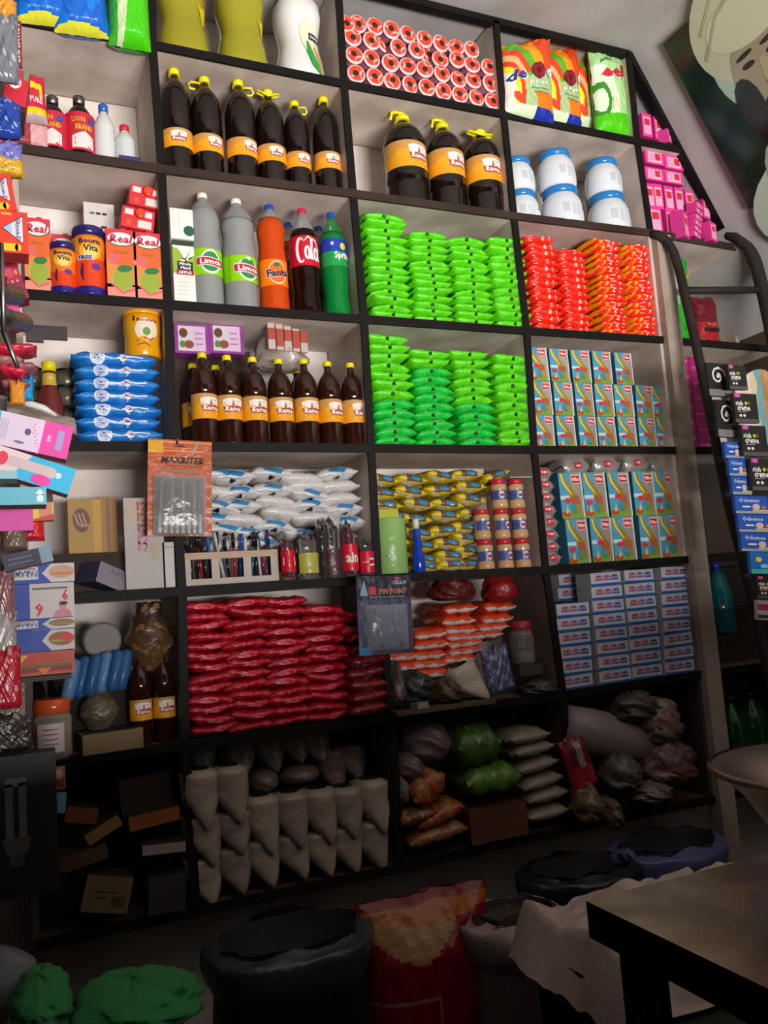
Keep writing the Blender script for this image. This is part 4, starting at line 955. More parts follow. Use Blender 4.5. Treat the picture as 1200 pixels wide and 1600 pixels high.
p = spot(0, 3, 80, 696, .02); q = at(73, 566, .02); o = ketchup(); o.scale = (1, 1, (q.z - p.z)/.25); place(o, p, 'red sauce bottle with yellow cap left of the blue packs', 'bottle')
for i, (px, py, R) in enumerate([(52, 590, .03), (104, 592, .032), (50, 620, .03), (104, 618, .034), (103, 655, .034)]):
    p = at(px, py, .13); t = lathe_thing('metal_tin', [('tin_body', [(R, 0), (R, .052)], '6f6a56', 'foil'), ('lid', [(R*1.03, .052), (R*1.03, .058), (R*.9, .059)], '26302e', 'metal')])
    place(t, (p.x, .15, p.z - .03), f'dull olive tin stacked {["upper left of","upper right of","lower left of","middle right of","lowest right of"][i]} the sauce bottle', 'tin', 'dull tins behind the sauce bottle')
# fifth shelf: wooden-looking blocks, silver carton
t = empty('soap_box'); 
def art_br(m, S, w, h): m.ell(S, -w*.1, h*.62, w*.26, h*.22, '7a4a3c', .001, rot=.1); m.rect(S, w*.25, 0, w/2, h, 'c89a3c', .0006); [m.band(S, [(-w*.3+.01*k, h*.75), (-w*.2+.01*k, h*.55), (-w*.05+.008*k, h*.5)], h*.02, 'c8b098', .0015) for k in range(3)]
bpy.data.objects.remove(t)
t = carton(.085, .08, .15, 'b08a44', '7a5830', art_br, name='incense_box'); p = spot(0, 4, 133, 880, .12); q = at(133, 868, .12); place(t, (p.x, .12, q.z), 'ochre box with brown emblem in the fifth-shelf left bay', 'box')
base = q.z
t = carton(.045, .08, .155, 'a87844', '6a4c30', lambda m, S, w, h: m.rect(S, -w*.1, 0, w*.1, h, '8a6238', .001), name='incense_box'); q = at(169, 868, .12); place(t, (q.x, .12, base), 'narrow brown box standing beside the ochre emblem box', 'box')
o = MB().box(-.16, -.11, 0, .16, .11, base - p0.z*0 - SH(0, 4, .2), '3a2c22', 'card').build('cardboard_tray'); place(o, (.2, .15, SH(0, 4, .2)), 'dark low cardboard tray under the ochre box', 'box')
def art_hi(m, S, w, h):
    m.rect(S, -w*.42, h*.72, w*.42, h*.95, 'c0b09c', .0005)
    for k, y in enumerate((.86, .74, .62, .50, .42)):
        m.rect(S, -w*.16, h*y, -w*.11, h*(y+.10), 'b82c58' if k < 3 else 'c06a88', .001); m.band(S, [(-w*.1, h*(y+.07)), (w*.03, h*(y+.085)), (w*.07, h*(y+.04)), (-w*.02, h*(y+.01)), (w*.06, h*(y-.01))], w*.05, 'b82c58' if k < 3 else 'c06a88', .001)
    m.rect(S, w*.18, h*.3, w*.36, h*.5, 'b8a890', .001)
t = carton(.102, .045, .248, 'b4aeac', '8a8078', art_hi, name='tall_carton'); p = spot(0, 4, 227, 918, .02); place(t, (p.x, .02, p.z), 'tall silver-grey carton with red lettering running down its front', 'carton')
t = carton(.030, .045, .125, 'c8c4c2', '9a948e', lambda m, S, w, h: m.rect(S, -w*.4, h*.88, w*.4, h*.9, '888888', .001), name='slim_carton'); p = spot(0, 4, 267, 920, .02); place(t, (p.x - .006, .02, p.z), 'slim white carton between the silver carton and the divider', 'carton')
t = empty('medicine_box'); m = MB(); m.box(-.05, -.04, 0, .05, .04, .055, '4a4c6a', cols=['8c8490', '3a3c58', '3a3c58', '3a3c58', '50526e', '2a2c40']); m.rect(front(.08), -.01, .035, .05, .05, '7a7888', .001); m.build('carton_body', t)
p = spot(0, 4, 158, 918, .0); place(t, (p.x, .02, p.z + .012), 'small grey and navy box tipped on its corner, fifth shelf', 'box', ry=.35, rz=.6)
# MAXRITER card hanging over the divider
def art_mx(t):
    m = MB(); m.box(-.085, -.003, 0, .085, .003, .262, 'b85a34', 'film'); S = front(.006)
    for k in range(9): m.rect(S, -.085 + .012*(k % 3), .19 + .008*k, .085 - .02*(k % 4), .193 + .008*k, ['e07040', 'c84830', 'e8a060'][k % 3], .0006, 'film')
    m.rect(S, -.085, .225, -.045, .258, 'd8a420', .001, 'film'); m.text(S, 'MAXRITER', .008, .206, .018, '2c2422', .0035, w=.115, shear=.2); m.rect(S, -.04, .190, .06, .192, '2c2422', .0012)
    m.poly(S, [(-.02, .242), (0, .250), (.02, .242)], '3a1c14', .0012); m.band(S, [(.03, .222), (.05, .26)], .006, '8a8a88', .0016, 'metal')
    m.rect(S, -.06, .172, .05, .180, '9a6a58', .0012); m.build('backing_card', t)
    m = MB(); m.rect(lambda x, y, o: Vector((x, -.008 - o, y)), -.07, .0, .065, .16, '5a4a48', 0, 'haze')
    m.grid(lambda u, v: Vector(((u-.5)*.14 - .002, -.012 - .014*sin(pi*u)**.5*sin(pi*v)**.4, v*.16 + .004)), 10, 10, 'a8a4a4', 'haze'); m.build('clear_pocket', t)
    m = MB(); S2 = lambda x, y, o: Vector((x, -.006 - o, y)); m.rect(S2, -.066, .008, .062, .155, '4c4240', .0, 'film'); m.build('pocket_lining', t)
    for k in range(8):
        x = -.05 + .014*k; pn = MB(); pn.tube([(x + .006*(k-4)*.2, -.012, .03), (x, -.012, .148)], .0045, '3c3a3a' if k % 2 else '8a8684', 'gloss', 8); pn.tube([(x + .006*(k-4)*.2, -.012, .008), (x + .006*(k-4)*.2, -.012, .06)], .0055, 'd8d4d4', 'gloss', 8); pn.build('pen', t)
t = empty('pen_card'); art_mx(t); p = at(281, 838, -.05); place(t, (p.x, -.05, p.z), 'orange hanging pen card reading MAXRITER with a clear pocket', 'card', ry=.05)
t = empty('wire_hook'); MB().tube([(0, .05, .01), (0, -.03, .012), (0, -.045, .03)], .0025, '5a5450', 'metal', 6).build('wire', t); p2 = at(275, 705, -.03); place(t, (p2.x, -.02, p2.z), 'thin metal hook above the orange pen card', 'hook')

# sixth shelf left: bottles, can, sachets
p = spot(0, 5, 160, 1160, .1)
t = lathe_thing('storage_tin', [('tin_body', [(.045, 0), (.047, .01), (.047, .10)], '4a4640', 'metal'), ('lid', [(.050, .10), (.050, .108), (.044, .112)], '7d7972', 'paper')])
q = at(160, 1001, .08); place(t, (q.x, .17, q.z), 'round silver tin on its side with its lid facing out', 'tin', rx=pi/2)
t.location.y = .19
o = MB().box(-.1, -.1, 0, .1, .1, .17, '2a2420', 'card').build('cardboard_box'); place(o, (q.x - .02, .19, SH(0, 5, .2)), 'dark cardboard box under the round silver tin', 'box')
for i, (px, py) in enumerate([(112, 1070), (130, 1066), (147, 1062), (165, 1058), (182, 1055), (196, 1054)]):
    p = at(px, py, .0); m = MB(); m.lathe([(.006, -.055), (.016, -.048), (.018, 0), (.016, .048), (.006, .055)], '2c5a90' if i % 3 else '5a84b0', 'film', 14); o = m.build('blue_pouch_roll')
    place(o, (p.x, .03 + .01*(i % 2), p.z + .01), f'glossy blue rolled pouch, {ORD[i]} from left under the silver tin', 'pouch', 'glossy blue rolled pouches', rx=-.2, ry=.25)
def bundle(R, h, seed, ctop, cbot):
    m = MB(); m.grid(lambda u, v: Vector(((R*(.55 + .45*sin(pi*min(v*1.2, 1))) * (1 + .14*noise(u*6, v*7, seed)))*sin(2*pi*u), -(R*(.55 + .45*sin(pi*min(v*1.2, 1))) * (1 + .14*noise(u*6, v*7, seed)))*cos(2*pi*u), v*h)), 36, 24, lambda u, v: mixc(cbot, ctop, v) if noise(u*9, v*9, seed) < .4 else mixc(cbot, 'd0a060', .2), 'film', True, wrapu=True)
    return m
q = at(236, 1045, .06); o = bundle(.062, .18, 3, '2e241e', '6a4c30').build('spice_bundle'); place(o, (q.x, .08, q.z), 'brown spice pouches bundled in clear wrap above the small oil bottles', 'pouch', rx=.1)
for i, (px, R) in enumerate([(222, .030), (259, .030)]):
    p = spot(0, 5, px, 1155, .05); t = oil_bottle(.235, R, cap='3a2a18', amber=True, lab=(.27, .50)); place(t, p, f'small dark oil bottle in shadow, {["left","right"][i]} of two below the spice bundle', 'bottle', 'small oil bottles on the sixth shelf')
o = MB(); o.box(-.075, -.06, 0, .075, .06, .05, '8a7454', 'card'); o.box(-.07, -.055, .05, .07, .055, .051, '2a2018', 'card'); o = o.build('open_carton'); p = spot(0, 5, 172, 1172, .02); place(o, (p.x, .04, p.z), 'low tan carton on the sixth shelf below the blue pouches', 'box', rz=.1)
o = bundle(.05, .11, 7, '57503f', '6a6050').build('plastic_pouch'); place(o, (p.x - .02, .07, p.z + .052), 'crumpled grey-brown pouch on top of the low tan carton', 'pouch', rz=.4)
t = lathe_thing('candy_jar', [('jar_body', [(.040, 0), (.046, .01), (.046, .10), (.038, .115)], 'b0a090', 'haze'), ('lid', [(.042, .112), (.044, .114), (.044, .145), (.04, .148)], 'd0542c', 'gloss'), ('contents', [(.038, .006), (.042, .012), (.042, .09), (.030, .095)], '7a5a48', 'card')],
    lambda m: (lambda S: (m.rect(S, -.038, .02, .036, .09, 'c8c4c0', .001, nx=8), m.rect(S, -.038, .02, -.030, .09, 'a82434', .0014, nx=2), [m.rect(S, -.015, .075 - .012*k, .02, .078 - .012*k, 'b04858', .0016, nx=3) for k in range(4)]))(cyl(.0465)))
p = spot(0, 5, 84, 1180, -.04); place(t, (p.x, .0 - .0, p.z), 'jar with orange lid and white label at lower left', 'jar', rz=-.2)
t = empty('drink_bottle_dark'); MB().lathe([(.035, 0), (.038, .01), (.038, .15), (.03, .19), (.014, .22)], '120a0a', 'liquid', 20).build('bottle_body', t); MB().lathe([(.016, .215), (.016, .235)], '2a1a18', 'gloss', 16).build('cap', t)
t.name = 'dark_bottle'; p = spot(0, 5, 67, 1165, .08); place(t, p, 'nearly black bottle behind the orange-lidded jar', 'bottle')

# burger-picture cartons: the tall stack standing at the left
for i, (y0, y1, kind) in enumerate([(1055, 1018, 4), (1018, 984, 3), (984, 966, 2), (966, 911, 1), (911, 880, 0)]):
    Y = -.30; a = at(66, y0, Y); b = at(66, y1, Y); w = .135; h = b.z - a.z - .001
    t = empty('food_carton'); m = MB(); m.box(-w/2, -.05, 0, w/2, .05, h, '2444a0'); S = front(.1)
    if kind == 4: m.rect(S, -w/2, 0, w/2, h, 'b8503a', .0006); m.ell(S, w*.05, h*.68, w*.34, h*.28, 'b84438', .001); m.poly(S, [(-w*.5, h*.9), (-w*.2, h*.9), (-w*.4, h*.35)], 'e0b050', .0014); m.rect(S, -w*.3, h*.35, w*.45, h*.45, '5a6a34', .0016); m.rect(S, -w*.3, h*.15, w*.45, h*.34, '8a2020', .0014); m.poly(S, [(-w*.08, h*.3), (w*.15, h*.3), (w*.03, h*.04)], 'e07a20', .0020)
    if kind in (2, 3, 0):
        m.poly(S, [(w*.0, h*.5), (w*.14, h*.98), (w/2, h*.98), (w/2, h*.02), (w*.14, h*.02)], 'c8c0bc', .001)
        m.ell(S, w*.30, h*.55, w*.2, h*.33, ['c89478', '', '8a6a44', '9a5a34'][kind], .0016); m.rect(S, w*.14, h*.4, w*.46, h*.5, '8aa04a' if kind == 3 else 'b87850', .002)
        if kind == 3: m.ell(S, w*.38, h*.6, w*.1, h*.2, 'c83838', .0022)
        if kind != 3: m.rect(S, -w*.48, h*.2, -w*.06, h*.85, 'ccc4c4', .0014); m.text(S, 'PARAMB'[::1], -w*.27, h*.5, h*.34, '3a6a98', .0022, w=w*.4, rot=pi); m.rect(S, -w*.4, h*.72, -w*.1, h*.78, 'a03048', .0022)
    if kind == 1:
        m.rect(S, -w*.18, 0, w/2, h, 'c6bcbc', .001); m.text(S, '9', -w*.04, h*.24, h*.38, 'c81c44', .002, w=w*.13); m.text(S, '6', w*.36, h*.64, h*.32, 'c81c44', .002, w=w*.10)
        m.rect(S, -w*.14, h*.82, w*.4, h*.88, '6a5a5c', .0014); m.rect(S, -w*.18, h*.495, w/2, h*.5, '8a8080', .0014)
        m.ell(S, w*.32, h*.34, w*.06, h*.1, 'c08a78', .0020); m.ell(S, w*.33, h*.40, w*.065, h*.06, '30201c', .0024); m.poly(S, [(w*.16, 0), (w*.46, 0), (w*.42, h*.2), (w*.3, h*.26), (w*.22, h*.2)], 'c87a8a', .0018); m.ell(S, -w*.42, h*.2, w*.05, h*.07, '6aa040', .002)
    m.build('carton_body', t)
    place(t, (a.x, Y + .05, a.z), ['blue carton with bun picture, topmost', 'carton with a red 9 and red 6', 'thin blue carton with roll picture', 'blue carton with sandwich picture, second lowest', 'carton with large burger picture, lowest'][kind] + ' of the stack at left', 'carton', 'food picture cartons at left')
# small navy leaflet box, pink and blue baby bottle boxes
def obox(name, quad, Y, d, c, side, art=None):
    """box whose front face spans four picture corners read on one upright plane (bl, br, tr, tl)"""
    a, b, c_, e = [at(x, y, Y) for x, y in quad]
    ux = (b - a); w = ux.length; ang = math.atan2(ux.z, ux.x); h = (e - a).length
    t = empty(name); m = MB(); m.box(0, 0, 0, w, d, h, c, cols=[c, side, side, side, side, side]); S = lambda x, y, o: Vector((x, -o, y))
    if art: art(m, S, w, h)
    m.build('carton_body', t); t.location = a; t.rotation_euler = (0, -ang, 0); return t
def a_b1(m, S, w, h):
    m.rect(S, 0, 0, w*.3, h, '38b4d8', .0006); m.rect(S, w*.3, 0, w*.72, h, 'd8c8e0', .0006); m.rect(S, w*.72, 0, w, h, 'e040a0', .0008)
    for k in range(14): m.ell(S, w*(.62 + .12*((k*7 % 10)/10)), h*((k*3 % 11)/11), w*.01, w*.01, 'e878bc', .0012, n=6)
    m.ell(S, w*.12, h*.6, w*.05, h*.12, 'e0905a', .0014); m.ell(S, w*.16, h*.5, w*.06, h*.06, '5aa84a', .0016); m.ell(S, w*.58, h*.55, w*.03, h*.1, '4a5070', .0014); m.ell(S, w*.52, h*.2, w*.05, h*.04, '6a6a80', .0014)
    for k in range(5): m.rect(S, w*(.3 + .02*k), h*.2, w*(.305 + .02*k), h*.8, '8c9cc0', .0012)
    m.rect(S, w*.86, h*.2, w*.93, h*.8, 'a890c8', .0014); m.text(S, 'Joy', w*.79, h*.5, w*.05, 'f4d0e8', .0016, rot=pi/2)
def a_b2(m, S, w, h):
    m.rect(S, 0, 0, w*.45, h, 'dcc8d0', .0006); m.poly(S, [(w*.4, 0), (w, 0), (w, h), (w*.55, h)], '28b0dc', .0008)
    m.ell(S, w*.1, h*.5, w*.14, h*.30, 'e04068', .0014); m.ell(S, w*.28, h*.58, w*.055, h*.26, 'd82c48', .0018); m.rect(S, w*.34, h*.40, w*.78, h*.78, 'c8b4b8', .0014); m.ell(S, w*.78, h*.58, w*.05, h*.19, 'c8b4b8', .0013)
    m.ell(S, w*.70, h*.22, w*.10, h*.20, 'e038a0', .002); m.ell(S, w*.85, h*.56, w*.03, h*.12, 'c8dce8', .002)
t = obox('baby_bottle_box', [(-60, 682), (104, 718), (112, 680), (-60, 628)], -.62, .045, 'd8c8e0', 'b83a80', a_b1); tag(t, 'long pink, white and blue box, upper of two slanting out at left', 'box', 'slanting baby bottle boxes')
t = obox('baby_bottle_box', [(-50, 725), (106, 773), (119, 733), (-50, 682)], -.72, .045, 'dcc8d0', '8a5a7c', a_b2); tag(t, 'long white and blue box with red bottle picture, lower of two slanting', 'box', 'slanting baby bottle boxes')
t = obox('sky_blue_box', [(-60, 790), (73, 788), (73, 765), (-60, 762)], -.75, .06, '62b4cc', '6a5a58', lambda m, S, w, h: m.poly(S, [(w*.88, h*.15), (w*.96, h*.15), (w*.96, h*.6), (w*.985, h*.6), (w*.92, h*.9), (w*.855, h*.6), (w*.88, h*.6)], 'd8e8f0', .001)); tag(t, 'sky blue box with white arrow at left edge below slanting boxes', 'box')
t = obox('pale_glass_box', [(-60, 748), (27, 748), (27, 736), (-60, 735)], -.82, .05, '8ab8c4', '5a6a70', None); tag(t, 'pale teal slim box overlapping the lower slanting box', 'box')
t = obox('yellow_red_packet_box', [(34, 815), (85, 812), (85, 768), (34, 768)], -.5, .03, 'd8c42c', 'a89020', lambda m, S, w, h: (m.rect(S, w*.7, h*.6, w, h, '2a2418', .001), m.rect(S, w*.55, h*.05, w*.95, h*.7, 'd08a70', .0008), m.poly(S, [(w*.1, 0), (w, 0), (w, h*.2)], 'c83c2c', .001))); t.name = 'yellow_box'; tag(t, 'yellow box with red corner behind the sky blue box', 'box')
o = bag(.05, .075, .05, lambda u, v: H('cc1c24'), 'cc1c24', 'red_pouch', seed=2)[0]; p = at(50, 846, -.45); place(o, (p.x, -.45, p.z), 'bright red shiny pouch above the navy box at left', 'pouch')
t = obox('medicine_box', [(8, 893), (84, 876), (84, 855), (4, 868)], -.55, .05, '2c2a44', '6a6260', lambda m, S, w, h: (m.rect(S, w*.75, 0, w, h, '7a98ac', .001), m.rect(S, w*.1, h*.6, w*.6, h*.66, '7a7690', .001), m.rect(S, w*.1, h*.3, w*.6, h*.35, '7a7690', .001))); tag(t, 'navy box with pale blue end lying on the picture cartons', 'box')
o = MB().box(-.04, -.03, 0, .04, .03, .045, 'd048a0').build('magenta_box'); p = at(18, 832, -.5); place(o, (p.x, -.5, p.z), 'small magenta box at the far left beside the red pouch', 'box')
o = bag(.05, .08, .05, lambda u, v: H('70584c'), '70584c', 'brown_pouch', seed=12)[0]; p = at(22, 862, -.5); place(o, (p.x, -.5, p.z), 'dull brown paper pouch standing on the navy box', 'pouch')

t = obox('tea_box', [(4, 158), (40, 168), (42, 116), (8, 103)], -.30, .07, 'c8203a', 'a81c30', lambda m, S, w, h: (m.ell(S, w*.4, h*.62, w*.28, h*.18, 'e8e4de', .001), m.text(S, '4', w*.4, h*.62, h*.2, '30302c', .002), m.rect(S, w*.75, h*.75, w*.95, h, '4a9a6a', .001))); tag(t, 'red box with white oval and green tab at upper left', 'box')
# orange glucose boxes and maroon boxes hanging out at the left
def a_glu(m, S, w, h):
    m.rect(S, 0, 0, w, h, 'd83418', .0004); m.ell(S, w*.35, h*.55, w*.2, h*.25, 'e86a20', .0008, rot=.5); m.rect(S, 0, h*.04, w*.84, h*.22, 'e8b818', .001); m.ell(S, w*.84, h*.13, w*.05, h*.09, 'e8b818', .001)
    m.poly(S, [(w*.60, h*.58), (w*.93, h*.92), (w*.93, h*.22)], '30304c', .001); m.poly(S, [(w*.62, h*.58), (w*.92, h*.88), (w*.92, h*.25)], 'c8ccdc', .0014); m.poly(S, [(w*.62, h*.58), (w*.75, h*.70), (w*.75, h*.45)], 'a0b8d0', .0018)
    m.text(S, 'Glucon-D', w*.85, h*.57, h*.11, '6a3858', .0022, w=h*.56, rot=-pi/2); m.rect(S, w*.6, h*.9, w*.75, h*.95, 'f0a050', .0012)
for i, (qd, Y) in enumerate([([(-75, 331), (27, 329), (27, 283), (-75, 272)], -.55), ([(-60, 388), (45, 397), (45, 335), (-60, 322)], -.62), ([(-80, 440), (11, 432), (11, 383), (-80, 375)], -.75)]):
    t = obox('glucose_box', qd, Y, .05, 'd83418', 'b02c24', a_glu); tag(t, 'orange-red glucose powder box with white triangle, ' + ['topmost of the leaning three', 'middle and nearest of leaning three', 'lowest of the leaning three'][i], 'box', 'glucose boxes at the left')
def a_mar(m, S, w, h):
    m.rect(S, 0, h*.68, w, h, 'b82450', .0006); m.rect(S, 0, h*.36, w, h*.66, 'a81c40', .0006); m.rect(S, 0, h*.02, w, h*.34, '882440', .0006)
    for k in range(3): m.ell(S, w*(.1 + .3*k), h*.34, w*.06, h*.025, 'd8a8a8', .001, n=10)
    m.ell(S, w*.78, h*.5, w*.1, h*.05, 'e08030', .001); m.ell(S, w*.2, h*.8, w*.08, h*.035, 'd87090', .001); m.rect(S, w*.5, h*.75, w*.9, h*.92, 'd05080', .001); [m.rect(S, w*(.25+.1*k), h*.42, w*(.28+.1*k), h*.6, 'd87894', .001) for k in range(4)]
t = obox('maroon_carton', [(20, 470), (46, 464), (44, 392), (14, 388)], -.5, .05, 'a81c40', '7a1830', a_mar); tag(t, 'maroon and pink carton below the orange glucose boxes', 'carton')
t = obox('pink_carton', [(22, 512), (40, 508), (42, 462), (22, 462)], -.48, .04, 'd85090', 'a03060', lambda m, S, w, h: [m.rect(S, w*(.2+.2*k), h*.1, w*(.24+.2*k), h*.9, 'e8a0c0', .001) for k in range(3)]); tag(t, 'bright pink carton hanging under the maroon carton', 'carton')
# clear bag of red packs, small items near left edge
o = MB()
for i, (px, py, c) in enumerate([(12, 545, 'c81c38'), (34, 543, 'b82c44'), (14, 562, 'a87068'), (18, 578, 'd01c40'), (36, 572, '9a5460'), (22, 600, '9a4c54')]):
    p = at(px, py, -.45); t = pillow(.06, .08, .022, c, i, wr=.12).build('sweet_packet'); place(t, (p.x, -.42, p.z - .01), f'small red sweet packet in loose pile at left edge, {ORD[i]} from top', 'packet', 'red sweet packets at the left edge', ry=rnd(-.2, .2))
for i, (px, py, c, lb) in enumerate([(4, 604, 'd84a20', 'orange'), (28, 612, 'a85030', 'rust brown'), (42, 596, '1c60b0', 'deep blue'), (40, 612, '1c8cc0', 'light blue'), (27, 618, 'd88a30', 'amber')]):
    p = at(px, py, -.3 - .04*i); o, _ = bag(.03, .05, .02, (lambda cc: lambda u, v: H(cc))(c), c, 'sweet_pouch', seed=i); place(o, (p.x, -.3 - .04*i, p.z - .02), f'{lb} little pouch crowded at left edge above the grey cloth', 'pouch')
o = MB(); o.grid(lambda u, v: Vector(((u - .5)*.15, (v - .5)*.10, .02*sin(u*pi)*(1 - v) + .006*noise(u*5, v*4) - .045*u)), 16, 10, 'a8988c', 'film'); o = o.build('plastic_wrapper'); p = at(66, 640, -.25); place(o, (p.x, -.25, p.z), 'grey translucent plastic wrapper sheet stretched before the blue packs', 'wrapper', rx=.7)
o = MB(); o.tube([(-.06, 0, .02), (-.02, 0, .012), (.03, 0, -.004), (.055, 0, -.02)], [.004, .008, .008, .003], 'd8d4d0', 'gloss', 10); o = o.build('steel_spoon'); p = at(46, 635, -.35); place(o, (p.x, -.35, p.z), 'shiny pale spoon-like utensil lying across the wrapper', 'utensil')
# grey bar bracket and tube ends
t = empty('display_rack'); Yb = -.3
a = at(40, 518, Yb); b = at(105, 517, Yb); m = MB(); m.box(0, -.004, -.016, b.x - a.x, .004, .016, '4a4244', 'paint'); m.box(0, -.004, -.024, (b.x - a.x)*.42, .004, -.016, '4a4244', 'paint'); m.build('flat_bar', t, loc=(0, 0, 0))
a2 = at(-20, 452, -.7); 
for (px, py, r) in ((24, 462, .020), (38, 505, .018)):
    e = at(px, py, -.6); s0 = at(px - 60, py - 16, -.75); MB().tube([s0 - a, e - a], r, '8a8284', 'metal', 16).build('tube', t); MB().tube([e - a + Vector((-.001, .0, 0)), e - a + Vector((.0025, -.001, .001))], r*.8, '1c1818', 'paint', 16).build('tube_mouth', t)
for (pa, pb) in (((2, 380), (6, 520)), ((4, 515), (28, 575))):
    MB().tube([at(*pa, -.8) - a, at(*pb, -.8) - a], .004, '9a9698', 'metal', 8).build('rod', t)
t.location = a; tag(t, 'grey metal display rack arm with flat bar and two tube ends', 'rack')
# blue packets at the far left edge, second shelf
for i, (px, py, c, w_, h_) in enumerate([(4, 20, 'd08a28', .06, .07), (3, 75, '707078', .07, .16), (6, 185, '1c3c90', .07, .09), (6, 222, 'c84a70', .06, .05), (8, 242, '6a6ab0', .07, .06), (10, 262, 'c89820', .07, .04), (6, 435, 'c82c44', .06, .09), (4, 490, '9a4458', .05, .05), (5, 690, '2a7090', .05, .05), (3, 945, '8a5a5c', .05, .16), (6, 1010, 'a89c98', .05, .12), (8, 1060, 'b82434', .06, .12), (8, 1110, '8a7a70', .08, .09), (14, 1145, '3a3230', .09, .07)]):
    Y = -.42 - .02*(i % 3); p = at(px, py, Y); o, _ = bag(w_, h_, .03, (lambda cc: lambda u, v: mixc(cc, 'ffffff', .25) if noise(u*4, v*5, 3) > .45 else (mixc(cc, '101018', .3) if noise(u*5, v*3, 7) > .4 else H(cc)))(c), c, 'hanging_packet', seed=i, fin='gloss')
    place(o, (p.x, Y, p.z - h_/2), ['amber packet hanging at the very top left corner', 'long grey packet hanging at top left edge', 'navy blue packet at left edge beside the syrup bottles', 'pink packet under the navy one at left edge', 'lilac packet low on the upper left edge', 'mustard packet just above the glucose boxes', 'red packet under the lowest glucose box', 'dull maroon packet beside the rack tubes', 'teal packet above the long slanting boxes', 'dull pink clear packet before the picture cartons', 'grey white clear packet before the picture cartons', 'red packet left of the burger picture carton', 'grey brown packet left of the orange-lidded jar', 'dark packet below the orange-lidded jar'][i], 'packet')
# dark rack of light bulbs card at lower left
t = empty('bulb_box'); q = at(40, 1400, -.45); hh = at(40, 1178, -.45).z - q.z
m = MB(); m.box(-.12, -.004, 0, .062, .05, hh, '141010', 'paper'); m.build('box_body', t)
m = MB(); S = lambda x, y, o: Vector((x, -.004 - o, y))
for x in (-.032, -.008): m.rect(S, x, hh*.42, x + .014, hh*.80, '5a5654', .001)
m.rect(S, -.032, hh*.78, .006, hh*.84, '5a5654', .001); m.poly(S, [(-.04, hh*.42), (.014, hh*.42), (.006, hh*.30), (-.03, hh*.30)], '4a4644', .001); m.rect(S, -.026, hh*.22, .0, hh*.30, '3a3634', .001); m.rect(S, -.12, hh*.55, -.062, hh*.78, 'a8a0a0', .001); m.build('bulb_picture', t)
place(t, (q.x, -.45, q.z), 'tall black box with a pale energy-saving bulb picture at lower left', 'box')
t = obox('disc_card', [(74, 1272), (102, 1270), (103, 1238), (74, 1240)], -.4, .01, '5a90a8', '3a5060', lambda m, S, w, h: m.ell(S, w*.3, h*.45, w*.24, h*.38, '3a4448', .001)); tag(t, 'light blue card with dark disc beside the black bulb box', 'card')
t = obox('photo_card', [(78, 1236), (103, 1232), (104, 1205), (80, 1200)], -.4, .01, '9a4a3c', '3a2020', lambda m, S, w, h: (m.ell(S, w*.6, h*.7, w*.25, h*.2, 'b09080', .001), m.rect(S, w*.3, h*.1, w*.9, h*.4, '7a3028', .001))); tag(t, 'reddish picture card above the light blue disc card', 'card')
t = obox('white_tag', [(74, 1315), (86, 1308), (88, 1281), (75, 1282)], -.4, .008, '9a9490', '5a5450'); tag(t, 'pale upright tag below the light blue disc card', 'tag')
t = obox('white_tag', [(73, 1394), (94, 1388), (93, 1374), (72, 1378)], -.4, .008, '9a9490', '5a5450'); tag(t, 'small pale slip below the black bulb box', 'tag')

# ================= MIDDLE BAYS, SMALL THINGS =================
random.seed(33)
def obj_at(m, name, loc, label, cat, group=None, **k): return place(m.build(name), loc, label, cat, group, **k)
def blob(w, d, h, c, fin='film', seed=0, amp=.14, flat=.25, c2=None, nu=44, nv=28, fr=1.0):
    m = MB()
    def fn(u, v):
        a = 2*pi*u; ph = pi*v; r = sin(ph) ** .75 if 0 < v < 1 else 0; z = -cos(ph)
        k = 1 + amp*noise(cos(a)*2.2*fr + 3, sin(a)*2.2*fr + z*3*fr, seed) + amp*.4*noise(cos(a)*6*fr, sin(a)*6*fr + z*8*fr, seed + 3) - (amp*.5*abs(noise(cos(a)*7 + z*5, sin(a)*7 - z*3, seed + 5)) if amp > .15 else 0)
        z = z if z > 0 else z*flat
        return Vector((w/2*r*sin(a)*k, -d/2*r*cos(a)*k, h*(z + flat)/(1 + flat)*(1 + amp*.5*noise(a, z*2, seed))))
    m.grid(fn, nu, nv, (lambda u, v: mixc(c, c2, .6) if noise(u*8, v*7, seed) > .3 else H(c)) if c2 else c, fin, True, wrapu=True); return m
# purple and white packs above the amber bottles
def a_pp(m, S, w, h):
    m.rect(S, -w*.40, h*.08, w*.38, h*.92, 'cfc6cc', .001, 'film'); m.rect(S, w*.02, h*.08, w*.38, h*.92, 'd8b8d0', .0013, 'film')
    m.ell(S, -w*.25, h*.68, w*.12, h*.16, '6a4030', .0018, 'film'); m.ell(S, -w*.1, h*.3, w*.14, h*.14, '8c4a3c', .0018, 'film'); m.ell(S, -w*.28, h*.3, w*.08, h*.12, '5a8040', .002, 'film')
    for k in range(3): m.rect(S, w*.08, h*(.3 + .18*k), w*.3, h*(.34 + .18*k), 'a070a8', .0018)
for i, (x0_, x1_) in enumerate([(273, 327), (328, 381)]):
    Y = .10; a = at(x0_, 551, Y); b = at(x1_, 508, Y); w_ = b.x - a.x - .003; h_ = b.z - a.z
    t = empty('soap_pack'); m = MB(); m.box(-w_/2, -.03, 0, w_/2, .03, h_, '8c3c8c', 'film'); a_pp(m, front(.06), w_, h_); m.build('pack_body', t)
    place(t, ((a.x + b.x)/2, Y + .03, a.z), f'purple and white picture pack, {["left","right"][i]} of two raised above the amber bottles', 'packet', 'purple and white packs')
